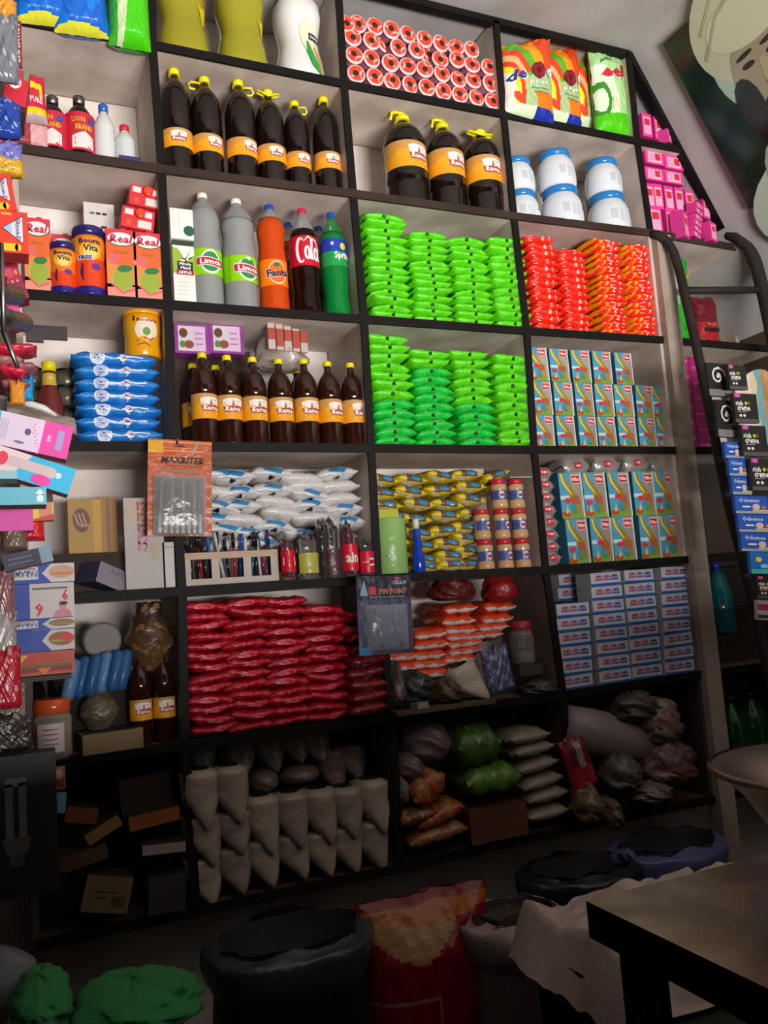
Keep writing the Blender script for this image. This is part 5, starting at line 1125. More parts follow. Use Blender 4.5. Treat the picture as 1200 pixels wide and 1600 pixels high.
t = empty('box_row'); m = MB(); q = at(327, 552, .20); MB().box(-.13, -.06, 0, .13, .06, q.z - SH(1, 3, .55), '3a2a22', 'card').build('carton_body', t)
t.name = 'cardboard_carton'; place(t, (q.x - .01, .225, SH(1, 3, .55)), 'dark carton behind the amber bottles, carrying the purple packs', 'box')
t = empty('gift_bag'); q = at(440, 575, .12)
m = blob(.17, .12, .12, 'b0a098', 'haze', 5, .2); m.build('clear_bag', t)
for k in range(5):
    m = MB(); x = -.055 + .027*k; m.box(x, -.07 + .004*k, .05, x + .022, -.06 + .004*k, .14 - .006*k, 'c8b0a8', 'film'); m.box(x, -.073 + .004*k, .08 - .02*(k % 2), x + .022, -.071 + .004*k, .115, 'b05040', 'film'); m.build('sachet', t)
place(t, (q.x, .13, q.z - .01), 'clear crumpled bag of red and white sachets above the amber bottles', 'bag')
# pale jars with red lids
def rjar():
    t = empty('glass_jar'); R, h = .0285, .098; pr = [(R*.8, 0), (R*.97, h*.05), (R, h*.14), (R*.90, h*.3), (R*.90, h*.62), (R*.97, h*.72), (R*.92, h*.8), (R*.76, h*.84)]
    MB().lathe(pr, 'c89c70', 'gloss', 24).build('jar_body', t); MB().lathe([(R*.82, h*.84), (R*.86, h*.85), (R*.86, h*.98), (R*.8, h)], 'c42634', 'gloss', 24).build('lid', t)
    m = MB(); S = cyl(R*.915); m.rect(S, -R*1.4, h*.30, R*1.4, h*.62, '44588c', .0006, 'film', 16); m.ell(S, R*.1, h*.46, R*.35, h*.13, 'd8d4cc', .0012, 'film', 12); m.rect(S, -R*.15, h*.40, R*.4, h*.5, 'b02c3c', .0018, nx=3); m.ell(S, -R*.5, h*.46, R*.2, h*.1, '3048a0', .0012); m.build('label', t); return t
KR = Kind(rjar)
JL = [(795,640,0),(915,640,0),(1025,640,0)]
for i, (r, xs) in enumerate([(0, (815, 937, 1047)), (1, (795, 918, 1030)), (2, (905, 1012))]):
    for k, zx in enumerate(xs):
        p = at(560 + zx/4, 860, .0); z = SH(2, 4, p.x) + .099 * r
        p = at(560 + zx/4, 690 + (795, 630, 465)[r]/4, .02)
        KR.put((p.x, .035, z), f'small pale jar with red lid, {ORD[k]} from left in the {["bottom","middle","top"][r]} row', 'jar', 'pale jars with red lids', (0, 0, rnd(-.5, .3)))
o = MB().box(-.05, -.03, 0, .05, .03, .004, 'a8a09a'); p = at(560 + 1010/4, 690 + 298/4, .03); obj_at(o, 'paper_card', (p.x, .035, SH(2, 4, p.x) + .2985), 'thin white card lying on top of the pale jars', 'card')
# green can roll, blue lighter bottle, sachet
def a_gr(m, S, w, h): [m.rect(S, w*(-.3 + .07*k), h*.05, w*(-.27 + .07*k), h*.96, 'b8d0a0' if k % 2 else '90b070', .001, 'film') for k in range(9)]
a = spot(2, 4, 623, 897, -.005); b = at(619, 808, -.005); t = lathe_thing('green_canister', [('canister_body', [(.052, 0), (.054, .004), (.054, b.z - a.z - .004), (.052, b.z - a.z)], '8cb468', 'film')])
place(t, (a.x, .05, a.z), 'pale green shiny cylinder at left of the yellow packets', 'canister')
o = MB().box(-.045, -.02, 0, .02, .02, .028, 'b0b42c'); o.box(-.07, -.02, 0, -.045, .02, .028, '9c9890'); obj_at(o, 'small_carton', (a.x + .01, .05, b.z + .001), 'small yellow-green carton lying on the pale green cylinder', 'box')
p = spot(2, 4, 660, 896, -.0); q = at(654, 810, .0); hh = q.z - p.z; R = .020
t = lathe_thing('bleach_bottle', [('bottle_body', [(R*.9, 0), (R, .004), (R, hh*.28), (R*.72, hh*.42), (R*.62, hh*.55), (R*.6, hh*.80), (R*.45, hh*.82)], '1438b0', 'gloss'), ('cap', [(R*.5, hh*.82), (R*.5, hh*.99), (R*.4, hh)], 'd8d4cc', 'gloss')])
place(t, (p.x, .02, p.z), 'slim royal blue bottle with white cap beside the green cylinder', 'bottle')

# pen stand and pen pouches on the fifth shelf
def pen(L, c, tip='d0d0d0', r=.0042): 
    t = empty('pen'); MB().tube([(0, 0, 0), (0, 0, L*.72)], r, c, 'gloss', 8).build('barrel', t); MB().tube([(0, 0, L*.70), (0, 0, L)], r*1.25, tip, 'gloss', 8).build('pen_cap', t); return t
a = at(289, 916, -.02); b = at(437, 858, -.02); W_st = b.x - a.x; Hs = b.z - a.z + .004; sz = SH(1, 4, a.x + .1)
t = empty('pen_stand'); m = MB(); bx0 = 0
n3 = W_st / 3; c_ = 'b8aaa0'
m.box(0, -.028, 0, W_st, -.022, Hs*.22, c_, 'paper'); m.box(0, -.028, Hs*.80, W_st, -.022, Hs, 'b89c84', 'paper')
for k in range(4): x = min(max(n3*k - .011, 0), W_st - .022); m.box(x, -.028, Hs*.22, x + .022, -.022, Hs*.8, c_, 'paper')
m.build('front_frame', t); MB().box(0, .03, 0, W_st, .034, Hs, '7a6c62').build('back_panel', t); MB().box(0, -.022, 0, W_st, .03, .006, '5a4e46').build('base', t)
for x in (0, n3, 2*n3, W_st - .003): MB().box(x, -.022, .006, x + .003, .03, Hs*.98, '8a7c72').build('partition', t)
place(t, (a.x, .03, sz), 'marbled grey card pen stand with three square windows', 'stand')
pc = ['1c3c98', '2a2a2e', '1c1c20', 'a01c24', '2a2a30', '2c6ab0', '1a1a1e', 'b8b8bc', '1c1c20', 'a41c28', '2a4ca8', 'c8c8cc', '1c6a60', '24242a', 'c0c0c8', '8a1c40', '2a2a60']
for i in range(17):
    x = a.x + .012 + i*(W_st - .024)/16; o = pen(.135 + rnd(-.012, .012), pc[i], pc[i] if i % 3 else '1a1a1e')
    place(o, (x, .035 + rnd(-.012, .012), sz + .008), f'{ {"1c3c98":"blue","a01c24":"red","2c6ab0":"light blue","b8b8bc":"silver","a41c28":"red","2a4ca8":"blue","c8c8cc":"silver","1c6a60":"teal","c0c0c8":"silver","8a1c40":"maroon","2a2a60":"navy"}.get(pc[i],"black") } pen standing in the marbled stand, {ORD[i] if i < 16 else "last"} from its left end', 'pen', 'pens in the marbled stand', ry=rnd(-.22, .12), rx=rnd(-.1, .1))
def ppouch(px0, px1, pyb, pyt, c, band, bandc, pens, lb, Y=-.015, txt=None, peak=True):
    a = at(px0, pyb, Y); b = at(px1, pyb, Y); tp = at((px0 + px1)/2, pyt, Y); w = b.x - a.x; h = tp.z - a.z; t = empty('pen_pouch')
    m = MB(); m.grid(lambda u, v: Vector(((u - .5)*w*(1 - .1*v), -.018*sin(pi*u)**.6*(1 - .4*v), v*h*.78)), 10, 8, c, 'haze'); m.build('clear_front', t)
    m = MB(); P = [(-w/2, 0), (w/2, 0), (w*.5, h*.72), (0, h), (-w*.5, h*.72)] if peak else [(-w/2, 0), (w/2, 0), (w*.46, h*.9), (-w*.46, h*.9)]
    m.poly(lambda x, y, o: Vector((x, .016 - o, y)), P, '1c1816', 0, 'film'); m.build('back_card', t)
    if band: m = MB(); S = lambda x, y, o: Vector((x, -.020*max(0, cos(pi*x/w))**.6 - .001 - o, y)); m.rect(S, -w*.48, h*band[0], w*.48, h*band[1], bandc, 0, 'film', 10); 
    if band and txt: m.text(S, txt, 0, h*(band[0] + band[1])/2, h*(band[1]-band[0])*.4, 'f0e4e4', .0015, w=w*.75, rot=.0)
    if band: m.build('label', t)
    for k, pcx in enumerate(pens):
        x = -w*.35 + w*.7*k/max(1, len(pens)-1); MB().tube([(x*.7, 0, .01), (x, .004, h*(.74 + .1*(k % 2)))], .0035, pcx, 'gloss', 7).build('pen', t)
    place(t, (a.x + w/2, Y, SH(1, 4, a.x + w/2)), lb, 'pouch')
ppouch(401, 447, 866, 795, '887078', None, '', ['c8c4c8', 'e03070', 'b8b8c0'], 'tall clear pen pouch with pink pen behind the stand end', Y=.06)
ppouch(440, 464, 912, 836, '6a3a38', (.18, .62), 'c8142c', ['8a2420', 'a82c24', 'b83030'], 'red-banded pen pouch beside the marbled stand', txt='1')
ppouch(468, 500, 912, 832, '6e645c', (.12, .52), 'b0a848', ['c8c8c8', 'a04048'], 'clear pouch with yellow-green slip among the pen pouches')
ppouch(496, 516, 905, 808, '3a3432', None, '', ['2a2a2c', '1c7a50'], 'narrow black-backed pouch with a green pen')
ppouch(506, 540, 912, 812, '4a3c3c', (.05, .45), '4a2228', ['1c7a50', '8a8a8c', 'a8a8aa', 'c0c0c0'], 'black-peaked pouch with grey pens and maroon foot')
ppouch(537, 562, 905, 812, '5a2c3c', (.10, .55), 'cc1830', ['a04060', '8a3050', 'd8d4d4'], 'black-peaked pouch with red band lettered in white', txt='ain')
ppouch(563, 586, 900, 838, '4a4048', (.08, .62), 'cc1830', ['2a3058', '30343c'], 'small red-banded pen pouch against the divider', txt='C')
# PIN POINT card and a sachet strip behind it
a = at(606, 1022, -.10); b = at(592, 900, -.10); hh = b.z - a.z
t = empty('pen_card'); m = MB(); m.box(-.088, -.003, 0, .080, .003, hh, '3c3e58', 'film'); S = front(.006); m.rect(S, -.088, hh*.70, .080, hh, '1c1a2c', .0006, 'film'); m.text(S, 'PIN POINT', .024, hh*.80, hh*.075, 'c07848', .0012, w=.085, shear=.1); m.rect(S, -.05, hh*.76, -.030, hh*.86, 'c0283c', .0014)
m.text(S, 'Keep Your Color Date', .006, hh*.725, hh*.03, '9a9aa4', .0014, w=.11); m.text(S, 'CELLO', .045, hh*.91, hh*.05, 'b8b8c8', .0014, w=.045); m.rect(S, .03, hh*.945, .045, hh*.98, 'c02840', .0012); m.poly(S, [(-.08, hh*.75), (-.055, hh*.75), (-.066, hh*.95)], '7c9cb8', .0014); m.rect(S, -.088, 0, -.05, hh*.1, '2870b0', .001)
m.build('backing_card', t); m = MB(); m.grid(lambda u, v: Vector(((u-.5)*.13, -.006 - .016*(sin(pi*u)*sin(pi*v))**.35, hh*.05 + v*hh*.58)), 14, 14, '9a9aa8', 'haze'); m.build('blister', t)
for k in range(2): MB().tube([(-.04 + .055*k, -.014, hh*.58), (-.03 + .06*k + .01, -.014, hh*.10)], .004, '6a6c80', 'gloss', 8).build('pen', t)
place(t, (a.x, -.10, a.z), 'dark hanging pen card reading PIN POINT with clear blister', 'card', ry=.03)
a = at(579, 1008, -.06); b = at(572, 905, -.06); o = MB().box(-.03, -.003, 0, .03, .003, b.z - a.z, '8a8488', 'film'); o.rect(front(.006), -.03, (b.z-a.z)*.7, .03, b.z - a.z, 'b02030', .0006, 'film'); o.rect(front(.006), -.02, 0, .02, .012, 'b02040', .0006)
obj_at(o, 'sachet_strip', (a.x, -.06, a.z), 'grey sachet strip with red top hanging left behind PIN POINT card', 'strip', ry=.06)

# sixth shelf middle: bags, pouch of sugar, jar
def put_blob(px, py, Y, w, d, h, c, lb, cat, name, **k):
    p = at(px, py, Y); loc = (p.x, Y + d*.3, p.z); rot = {q: k.pop(q) for q in ('rx', 'ry', 'rz') if q in k}
    return obj_at(blob(w, d, h, c, **k), name, loc, lb, cat, None, **rot)
put_blob(715, 938, .03, .15, .12, .085, '5a1c1c', 'dark red glossy pouch on top of the orange and white packets', 'pouch', 'plastic_pouch', seed=4, c2='8a3c34', amp=.2)
put_blob(790, 940, .03, .115, .12, .095, '8c1c1c', 'bright red glossy pouch at right top of the orange packets', 'pouch', 'plastic_pouch', seed=8, c2='b02c24', amp=.2)
# pointed sugar / salt bags
def sugar(w, h, d, c='a89a8e', side=.16, seed=0):
    m = MB()
    def fn(u, v):
        a = 2*pi*u; f = min(1, .04 + (v/.52) ** .8 * .96) if v < .52 else 1
        if v > .92: f *= 1 - ((v - .92)/.08) ** 2*.45
        sx = math.copysign(abs(sin(a)) ** .8, sin(a)); cy = math.copysign(abs(cos(a)) ** .8, cos(a))
        k = 1 + .05*noise(a*1.2, v*5, seed)
        return Vector((w/2*f*sx*k + side*w*max(0, 1 - v/.52), -d/2*f*cy*k - .055*max(0, 1 - v/.52), v*h))
    return m.grid(fn, 26, 16, lambda u, v: mixc(c, '786a5e', .1*max(0, noise(u*9, v*9, seed))), 'film', True, wrapu=True)
q = at(752, 1098, -.03); obj_at(sugar(.105, .125, .09, 'b8a898', .25, 3), 'sugar_bag', (q.x, .02, q.z), 'cream cone-shaped filled bag leaning before the orange packets', 'bag', ry=-.35)
t, S = bag(.10, .14, .04, lambda u, v: H('2c5490') if v < .08 or u > .9 else (H('8c8ca4') if noise(u*8, v*8) > .2 else H('4c5070')), '4c5070', 'detergent_bag', seed=6)
q = at(785, 1082, -.02); place(t, (q.x, -.02, q.z), 'crumpled blue and grey patterned pouch beside the cream bag', 'pouch', ry=-.15)
R = .040; q = at(826, 1037, .03); t = lathe_thing('clear_jar', [('jar_body', [(R*.9, 0), (R, .008), (R, .085), (R*.8, .11)], '8c8480', 'haze'), ('lid', [(R*.86, .11), (R*.9, .112), (R*.9, .135), (R*.82, .138)], 'a82838', 'gloss'), ('contents', [(R*.82, .004), (R*.9, .01), (R*.9, .035), (R*.3, .042)], 'b0a8a4', 'card')])
place(t, (q.x, .06, q.z), 'clear jar with dull red lid at right of the orange packets', 'jar')
o = MB(); o.box(-.045, -.04, 0, .045, .04, .035, '56504a', 'foil'); obj_at(o, 'foil_tray', (q.x + .003, .06, q.z - .036), 'crinkled silver-grey foil tray under the red-lidded clear jar', 'tray')
o = blob(.16, .12, .05, '4a4440', 'foil', 3, .2); obj_at(o, 'foil_parcel', (q.x + .04, .04, SH(2, 5, q.x) ), 'dark crumpled foil parcel under the foil tray', 'parcel')
for i, (px, py, w, d, h, c, lb) in enumerate([(655, 1098, .14, .12, .09, '2c2a28', 'dark crumpled polythene bag at left on the sixth shelf'), (706, 1098, .10, .10, .07, '4a3a28', 'brown crumpled bag between the dark polythene and cream bag'), (626, 1100, .05, .08, .12, '5c4a48', 'thin clear crumpled bag against the divider, sixth shelf')]):
    put_blob(px, py, -.02, w, d, h, c, lb, 'bag', 'polythene_bag', seed=20 + i, amp=.22)
o = MB().box(-.13, -.06, 0, .20, .06, .012, '5c4838', 'card'); q = at(680, 1122, -.04); obj_at(o, 'cardboard_sheet', (q.x, -.0, SH(2, 5, q.x) + .001), 'bent brown cardboard sheet at the sixth shelf edge under polythene bags', 'cardboard')
o = MB().box(-.02, -.02, 0, .02, .02, .018, '8c8890', 'paper'); q = at(662, 1103, -.07); obj_at(o, 'small_white_box', (q.x, -.04, SH(2, 5, q.x) + .014), 'tiny grey-white box before the dark polythene bag', 'box', rz=.2)

# seventh shelf: sugar bags
SG2 = [ (175,740,970,0),(335,680,905,0),(490,640,868,0),(645,610,830,0),(790,600,812,0),(930,570,790,0),(1070,540,782,0),
 (170,505,755,1),(325,490,690,1),(480,415,695,1),(640,395,655,1),(785,375,642,1),(925,365,605,1),(1062,325,582,1),(155,275,552,2),(310,255,525,2)]
NM = ['bottom', 'middle', 'upper']
cnt = [0, 0, 0]
for (zx, zt, zb, r) in SG2:
    sc = 3.333; Y = -.02; a = at(280 + zx/sc, 1130 + zb/sc, Y); b = at(280 + zx/sc, 1130 + zt/sc, Y); h = b.z - a.z + .015
    obj_at(sugar(.104, h, .12, ['9a8c7e', 'a49486', '92867a'][(zx + r) % 3], .14 + rnd(-.04, .06), zx), 'sugar_bag', (a.x - .01, .055 - .012*r, a.z), f'white sugar bag with pointed end, {ORD[cnt[r]]} from left in the {NM[r]} row', 'bag', 'pointed white sugar bags', rz=rnd(-.1, .1)); cnt[r] += 1
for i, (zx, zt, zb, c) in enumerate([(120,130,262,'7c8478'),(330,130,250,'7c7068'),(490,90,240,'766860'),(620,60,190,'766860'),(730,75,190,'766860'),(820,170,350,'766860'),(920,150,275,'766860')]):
    sc = 3.333; Y = .10; a = at(280 + zx/sc, 1130 + zb/sc, Y); b = at(280 + zx/sc, 1130 + zt/sc, Y)
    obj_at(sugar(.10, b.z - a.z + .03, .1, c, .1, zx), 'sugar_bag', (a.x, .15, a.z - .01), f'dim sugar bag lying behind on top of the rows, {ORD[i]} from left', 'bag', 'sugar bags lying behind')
for i, (zx0, zx1, zt, zb) in enumerate([(390, 545, 240, 395), (560, 760, 220, 350)]):
    a = at(280 + zx0/3.333, 1130 + zb/3.333, .05); b = at(280 + zx1/3.333, 1130 + zt/3.333, .05); w_ = b.x - a.x; h_ = b.z - a.z
    obj_at(blob(w_, .12, h_, '75655c', seed=i, amp=.05, flat=.8), 'sugar_packet', (a.x + w_/2, .12, a.z), f'blocky sugar packet lying on top of the pointed bags, {["left","right"][i]} of two', 'packet')

# eighth bay: rice, green bags, carton, orange packs
RC = Kind(*[(lambda sd=sd: pillow(.155, .19, .052, '8c8070', sd*2, p=4, wr=.07).build('rice_packet')) for sd in range(2)])
for k in range(6):
    px, py = [(862, 1278), (860, 1250), (853, 1228), (846, 1203), (838, 1178), (832, 1158)][k]; p = at(px, py, -.02)
    RC.put((p.x, .07, p.z - .015), f'cream rice packet, {ORD[k]} from bottom of the stack beside the green bags', 'packet', 'cream rice packets', (0, rnd(-.12, -.02), rnd(-.05, .05)))
RC.done()
for i, (px, py, w, h, c) in enumerate([(778, 1248, .19, .10, '4c7420'), (757, 1203, .155, .13, '3c5c1a')]):
    p = at(px, py, -.04); obj_at(pillow(w, .17, h, c, 3 + i, p=7, wr=.07, nu=24, nv=20, stripe=lambda u, v: '8a9a5c' if noise(u*16, v*14, 2) > .85 else None), 'green_bag', (p.x, .045, p.z), ['lower bright green filled bag on the brown carton', 'upper darker green filled bag beside the rice packets'][i], 'bag', ry=[.0, -.05][i])
a = at(738, 1322, -.02); b = at(822, 1252, -.02); o = MB().box(0, 0, 0, b.x - a.x, .16, b.z - a.z, '5a301c', 'card'); obj_at(o, 'cardboard_carton', (a.x, -.02, max(a.z, SH(2, 6, a.x))), 'brown carton under the green bags on the lowest shelf', 'box')
for i, (px, py, w, h, c, ry) in enumerate([(685, 1318, .19, .05, '8c4c24', -.1), (690, 1288, .16, .055, '9c4c1c', -.25), (655, 1290, .12, .05, '6c3418', -.1), (682, 1250, .12, .085, '9c4814', -.6)]):
    p = at(px, py, -.01); obj_at(pillow(w, .14, h*1.1, c, 30 + i, p=6, wr=.1, stripe=lambda u, v: '8c7a4c' if noise(u*9, v*7, i) > .3 else None), 'noodle_packet', (p.x, .03, p.z), f'orange-brown noodle packet in the left of lowest bay, {ORD[i]} from bottom', 'packet', ry=ry)
for i, (px, py, w, h) in enumerate([(676, 1195, .17, .12), (645, 1222, .10, .085), (630, 1262, .06, .10)]):
    put_blob(px, py, .01, w, .15, h, '6c5c5a', ['large greyish white bag at top left of the lowest bay', 'smaller greyish white bag beneath the large one, lowest bay', 'narrow pale bag against the divider in lowest bay'][i], 'bag', 'white_bag', seed=40 + i, amp=.12, flat=.7)
# ninth bay
m = MB(); a = at(885, 1135, -.0); b = at(1015, 1165, -.0); m.tube([a - a, (b - a)*.33, (b - a)*.66, b - a], [.07, .078, .078, .065], '86787a', 'film', 24); obj_at(m, 'plastic_roll', a + Vector((0, .03, 0)), 'thick pale plastic roll lying slanted on the lowest right shelf', 'roll')
for i, (px, py, w, h, c, lb) in enumerate([(1005, 1130, .18, .10, '4c4440', 'crumpled clear bag above the pale roll, right of it'), (1045, 1165, .17, .15, '7a6a62', 'crumpled clear bag with red print at right of pale roll'), (1060, 1232, .22, .15, '6a5050', 'brownish pink patterned bag hanging over the lowest right shelf'), (985, 1240, .14, .12, '5c5450', 'dark clear crumpled bag under the pale roll'), (930, 1290, .09, .12, '6c5c48', 'tan paper bag below the red packet'), (965, 1300, .06, .10, '5c4c40', 'small tan bag hanging beneath the dark clear bag'), (1030, 1255, .15, .06, '6c5a58', 'flat pale bag below the patterned pink bag')]):
    put_blob(px, py, -.04 - .01*i, w, .15, h, c, lb, 'bag', 'polythene_bag', seed=50 + i, amp=.2, c2='8c5048' if i in (1, 2) else None, flat=.6)
t, S = bag(.10, .17, .05, lambda u, v: H('9c2430') if v < .45 or u < .12 else (H('8a7c78') if .4 < u < .65 and v < .92 else H('6c1c24')), '6c1c24', 'red_packet', seed=7); q = at(915, 1232, -.03); place(t, (q.x, -.03, q.z), 'red packet with pale stripe beside the rice packets', 'packet', ry=-.25)

# lowest left bay: cardboard boxes
for i, (qd, Y, c, lb) in enumerate([([(203, 1300), (282, 1280), (278, 1255), (195, 1280)], -.02, '8c4c20', 'orange-brown open carton flap tilted in the lowest left bay'), ([(192, 1282), (272, 1262), (250, 1205), (185, 1222)], .04, '2c1c14', 'dark tilted carton in the lowest left bay'),
   ([(140, 1322), (192, 1288), (185, 1272), (132, 1306)], -.03, '8a6430', 'tan narrow carton leaning in the lowest left bay'), ([(100, 1285), (150, 1288), (150, 1262), (102, 1260)], .02, '6e3e14', 'rust coloured carton at left of the lowest left bay'), ([(125, 1425), (198, 1428), (196, 1362), (125, 1368)], -.06, '6a5a3c', 'olive-brown square carton with faint print in lowest left bay'),
   ([(120, 1358), (170, 1340), (166, 1322), (118, 1335)], -.05, '4c3c2c', 'small brown carton above the square carton'), ([(68, 1370), (125, 1358), (118, 1330), (70, 1345)], -.06, '48361c', 'brown open tray between the bulb box and square carton'), ([(232, 1432), (290, 1422), (292, 1370), (230, 1372)], -.04, '34302e', 'grey box of printed packets at right of the lowest left bay'),
   ([(222, 1338), (290, 1330), (294, 1312), (222, 1322)], -.05, '9a8888', 'pale pink-edged packet lying above the grey box')]):
    t = obox('cardboard_carton', qd, Y, .09, c, '2a2018', (lambda m, S, w, h: (m.rect(S, w*.2, h*.55, w*.7, h*.58, '3a3020', .001), m.rect(S, w*.2, h*.4, w*.5, h*.43, '3a3020', .001), m.rect(S, w*.6, h*.2, w*.9, h*.45, '443828', .001))) if i == 4 else None); tag(t, lb, 'box', 'cartons in the lowest left bay')

# ================= RIGHT SIDE =================
# bay behind the ladder
q = lambda px, py, Y=.06: at(px, py, Y)
t, S = bag(.13, .33, .06, lambda u, v: H('2aa028') if noise(u*5, v*9) < .45 else H('1f7a1c'), '1f7a1c', 'snack_bag', seed=3)
p = at(1066, 548, .02); m = MB(); m.rect(S, -.55, .40, -.15, .86, 'b8a8c8', .006, 'film', 4, 4); m.rect(S, -.46, .44, -.24, .66, '5a2c78', .009, 'film', 3, 3); m.ell(S, .25, .75, .08, .03, 'c08030', .006, 'film', 8); m.ell(S, .2, .3, .08, .03, 'c05030', .006, 'film', 8); m.build('print', t); place(t, (p.x, .03, SH(4, 2, 2.3)), 'tall green snack bag with purple label behind the ladder rail', 'bag', ry=.04)
t, S = bag(.12, .20, .07, lambda u, v: H('a01c24') if v < .45 else H('6a1420'), '6a1420', 'snack_bag', seed=9); p = at(1103, 530, .06); m = MB(); m.rect(S, -.3, .25, .3, .33, '2a1014', .006, 'film', 4, 1); m.text(S, 'nut', -.05, .4, .06, 'c07070', .008, w=.4); m.build('print', t); place(t, (p.x, .06, SH(4, 2, p.x)), 'dark red shiny bag behind the ladder rung', 'bag')
for k in range(12):
    r, c = divmod(k, 2); p = at(1068 + 26*c, 688, .05)
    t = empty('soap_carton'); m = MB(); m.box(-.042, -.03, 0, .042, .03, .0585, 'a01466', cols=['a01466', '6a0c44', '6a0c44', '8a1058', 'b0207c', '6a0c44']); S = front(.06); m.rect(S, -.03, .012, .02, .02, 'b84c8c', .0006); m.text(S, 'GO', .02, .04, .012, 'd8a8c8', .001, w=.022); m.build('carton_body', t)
    place(t, (p.x, .05, SH(4, 3, p.x) + .059*r), f'deep magenta carton, {["left","right"][c]} pile behind the ladder, {ORD[r]} from bottom', 'carton', 'magenta cartons behind the ladder')
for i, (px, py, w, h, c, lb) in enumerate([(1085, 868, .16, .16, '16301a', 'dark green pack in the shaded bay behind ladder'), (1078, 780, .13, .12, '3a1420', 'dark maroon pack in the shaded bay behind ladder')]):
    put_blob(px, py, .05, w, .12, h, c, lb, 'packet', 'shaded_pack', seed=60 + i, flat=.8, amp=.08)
R = .05; p = at(1160, 990, -.05); t = lathe_thing('teal_bottle', [('bottle_body', [(R*.9, 0), (R, .01), (R*.95, .14), (R*.6, .21), (R*.3, .23)], '165a5e', 'liquid'), ('cap', [(R*.3, .23), (R*.32, .26), (R*.28, .262)], '2a34a0', 'gloss')]); place(t, (p.x, .04, p.z), 'dark teal bottle with blue cap behind the ladder', 'bottle')
for i, (px, w) in enumerate([(1130, .06), (1172, .062), (1205, .062)]):
    p = at(px, 1200, .0); q2 = at(px - 6, 1058, .0); hh = q2.z - p.z
    t = lathe_thing('green_bottle', [('bottle_body', [(w*.9, 0), (w, .01), (w, hh*.6), (w*.7, hh*.8), (w*.3, hh*.9), (w*.28, hh*.94)], '0c3c16', 'liquid'), ('cap', [(w*.32, hh*.93), (w*.34, hh*.99), (w*.3, hh)], '1a2c1c', 'gloss')])
    place(t, (p.x, .06, SH(4, 6, p.x)), f'dark green bottle in the low bay behind the ladder, {ORD[i]} from left', 'bottle', 'dark green bottles')
# little cupboard frame on the right wall
t = empty('wall_cupboard'); X = XR; 
def yz(px, py): g = atx(px, py, XR - .02); return g.y, g.z
y0_, zt_ = yz(1123, 462); y1_, _ = yz(1225, 462); zb_ = yz(1150, 600)[1] - .1
m = MB(); m.box(-.03, y1_, zb_, 0, y0_, zb_ + .05, 'cabba6', 'ply'); m.box(-.03, y1_, zt_ - .05, 0, y0_, zt_, 'cabba6', 'ply'); m.box(-.03, y0_ - .07, zb_ + .05, 0, y0_, zt_ - .05, 'cabba6', 'ply'); m.box(-.03, y1_, zb_ + .05, 0, y1_ + .05, zt_ - .05, 'cabba6', 'ply'); m.build('frame', t)
MB().box(-.012, y1_ + .05, zb_ + .05, -.002, y0_ - .07, zt_ - .05, '4a3a30', 'ply').build('door_panel', t); place(t, (XR, 0, 0), 'cream framed cupboard with brown panel on the right wall', 'cupboard')
# ladder
t = empty('ladder'); o0 = at(1060, 1400, -.6); O = Vector((2.2, -.3, 0))
def rail(pts, r, name='rail'):
    P = [at(px, py, Y) - O for px, py, Y in pts]; Q = []
    for a_, b_ in zip(P, P[1:]):
        for k in range(4): Q.append(a_.lerp(b_, k/4))
    Q.append(P[-1]); MB().tube(Q, r, '2e2826', 'paint', 12).build(name, t)
rail([(1018, 366, .0), (1026, 367, -.03), (1042, 376, -.05), (1053, 395, -.07), (1062, 425, -.085), (1072, 470, -.10), (1087, 535, -.13), (1106, 630, -.17), (1121, 705, -.2), (1141, 800, -.24), (1164, 890, -.28), (1200, 1040, -.34), (1240, 1200, -.4)], .0165)
rail([(1140, 366, .0), (1152, 370, -.03), (1170, 386, -.06), (1182, 415, -.08), (1192, 455, -.10), (1206, 520, -.13), (1232, 640, -.17), (1280, 840, -.24), (1340, 1100, -.34)], .024)
a_ = at(1070, 454, -.095) - O; b_ = at(1192, 453, -.10) - O; MB().tube([a_, b_], .0135, '2e2826', 'paint', 12).build('rung', t)
for (pa, pb, Y) in (((1121, 705), (1245, 700), -.2), ((1180, 960), (1300, 950), -.31)): MB().tube([at(*pa, Y) - O, at(*pb, Y) - O], .0135, '2e2826', 'paint', 12).build('rung', t)
place(t, O, 'black steel tube ladder hooked over the shelf at the right', 'ladder')
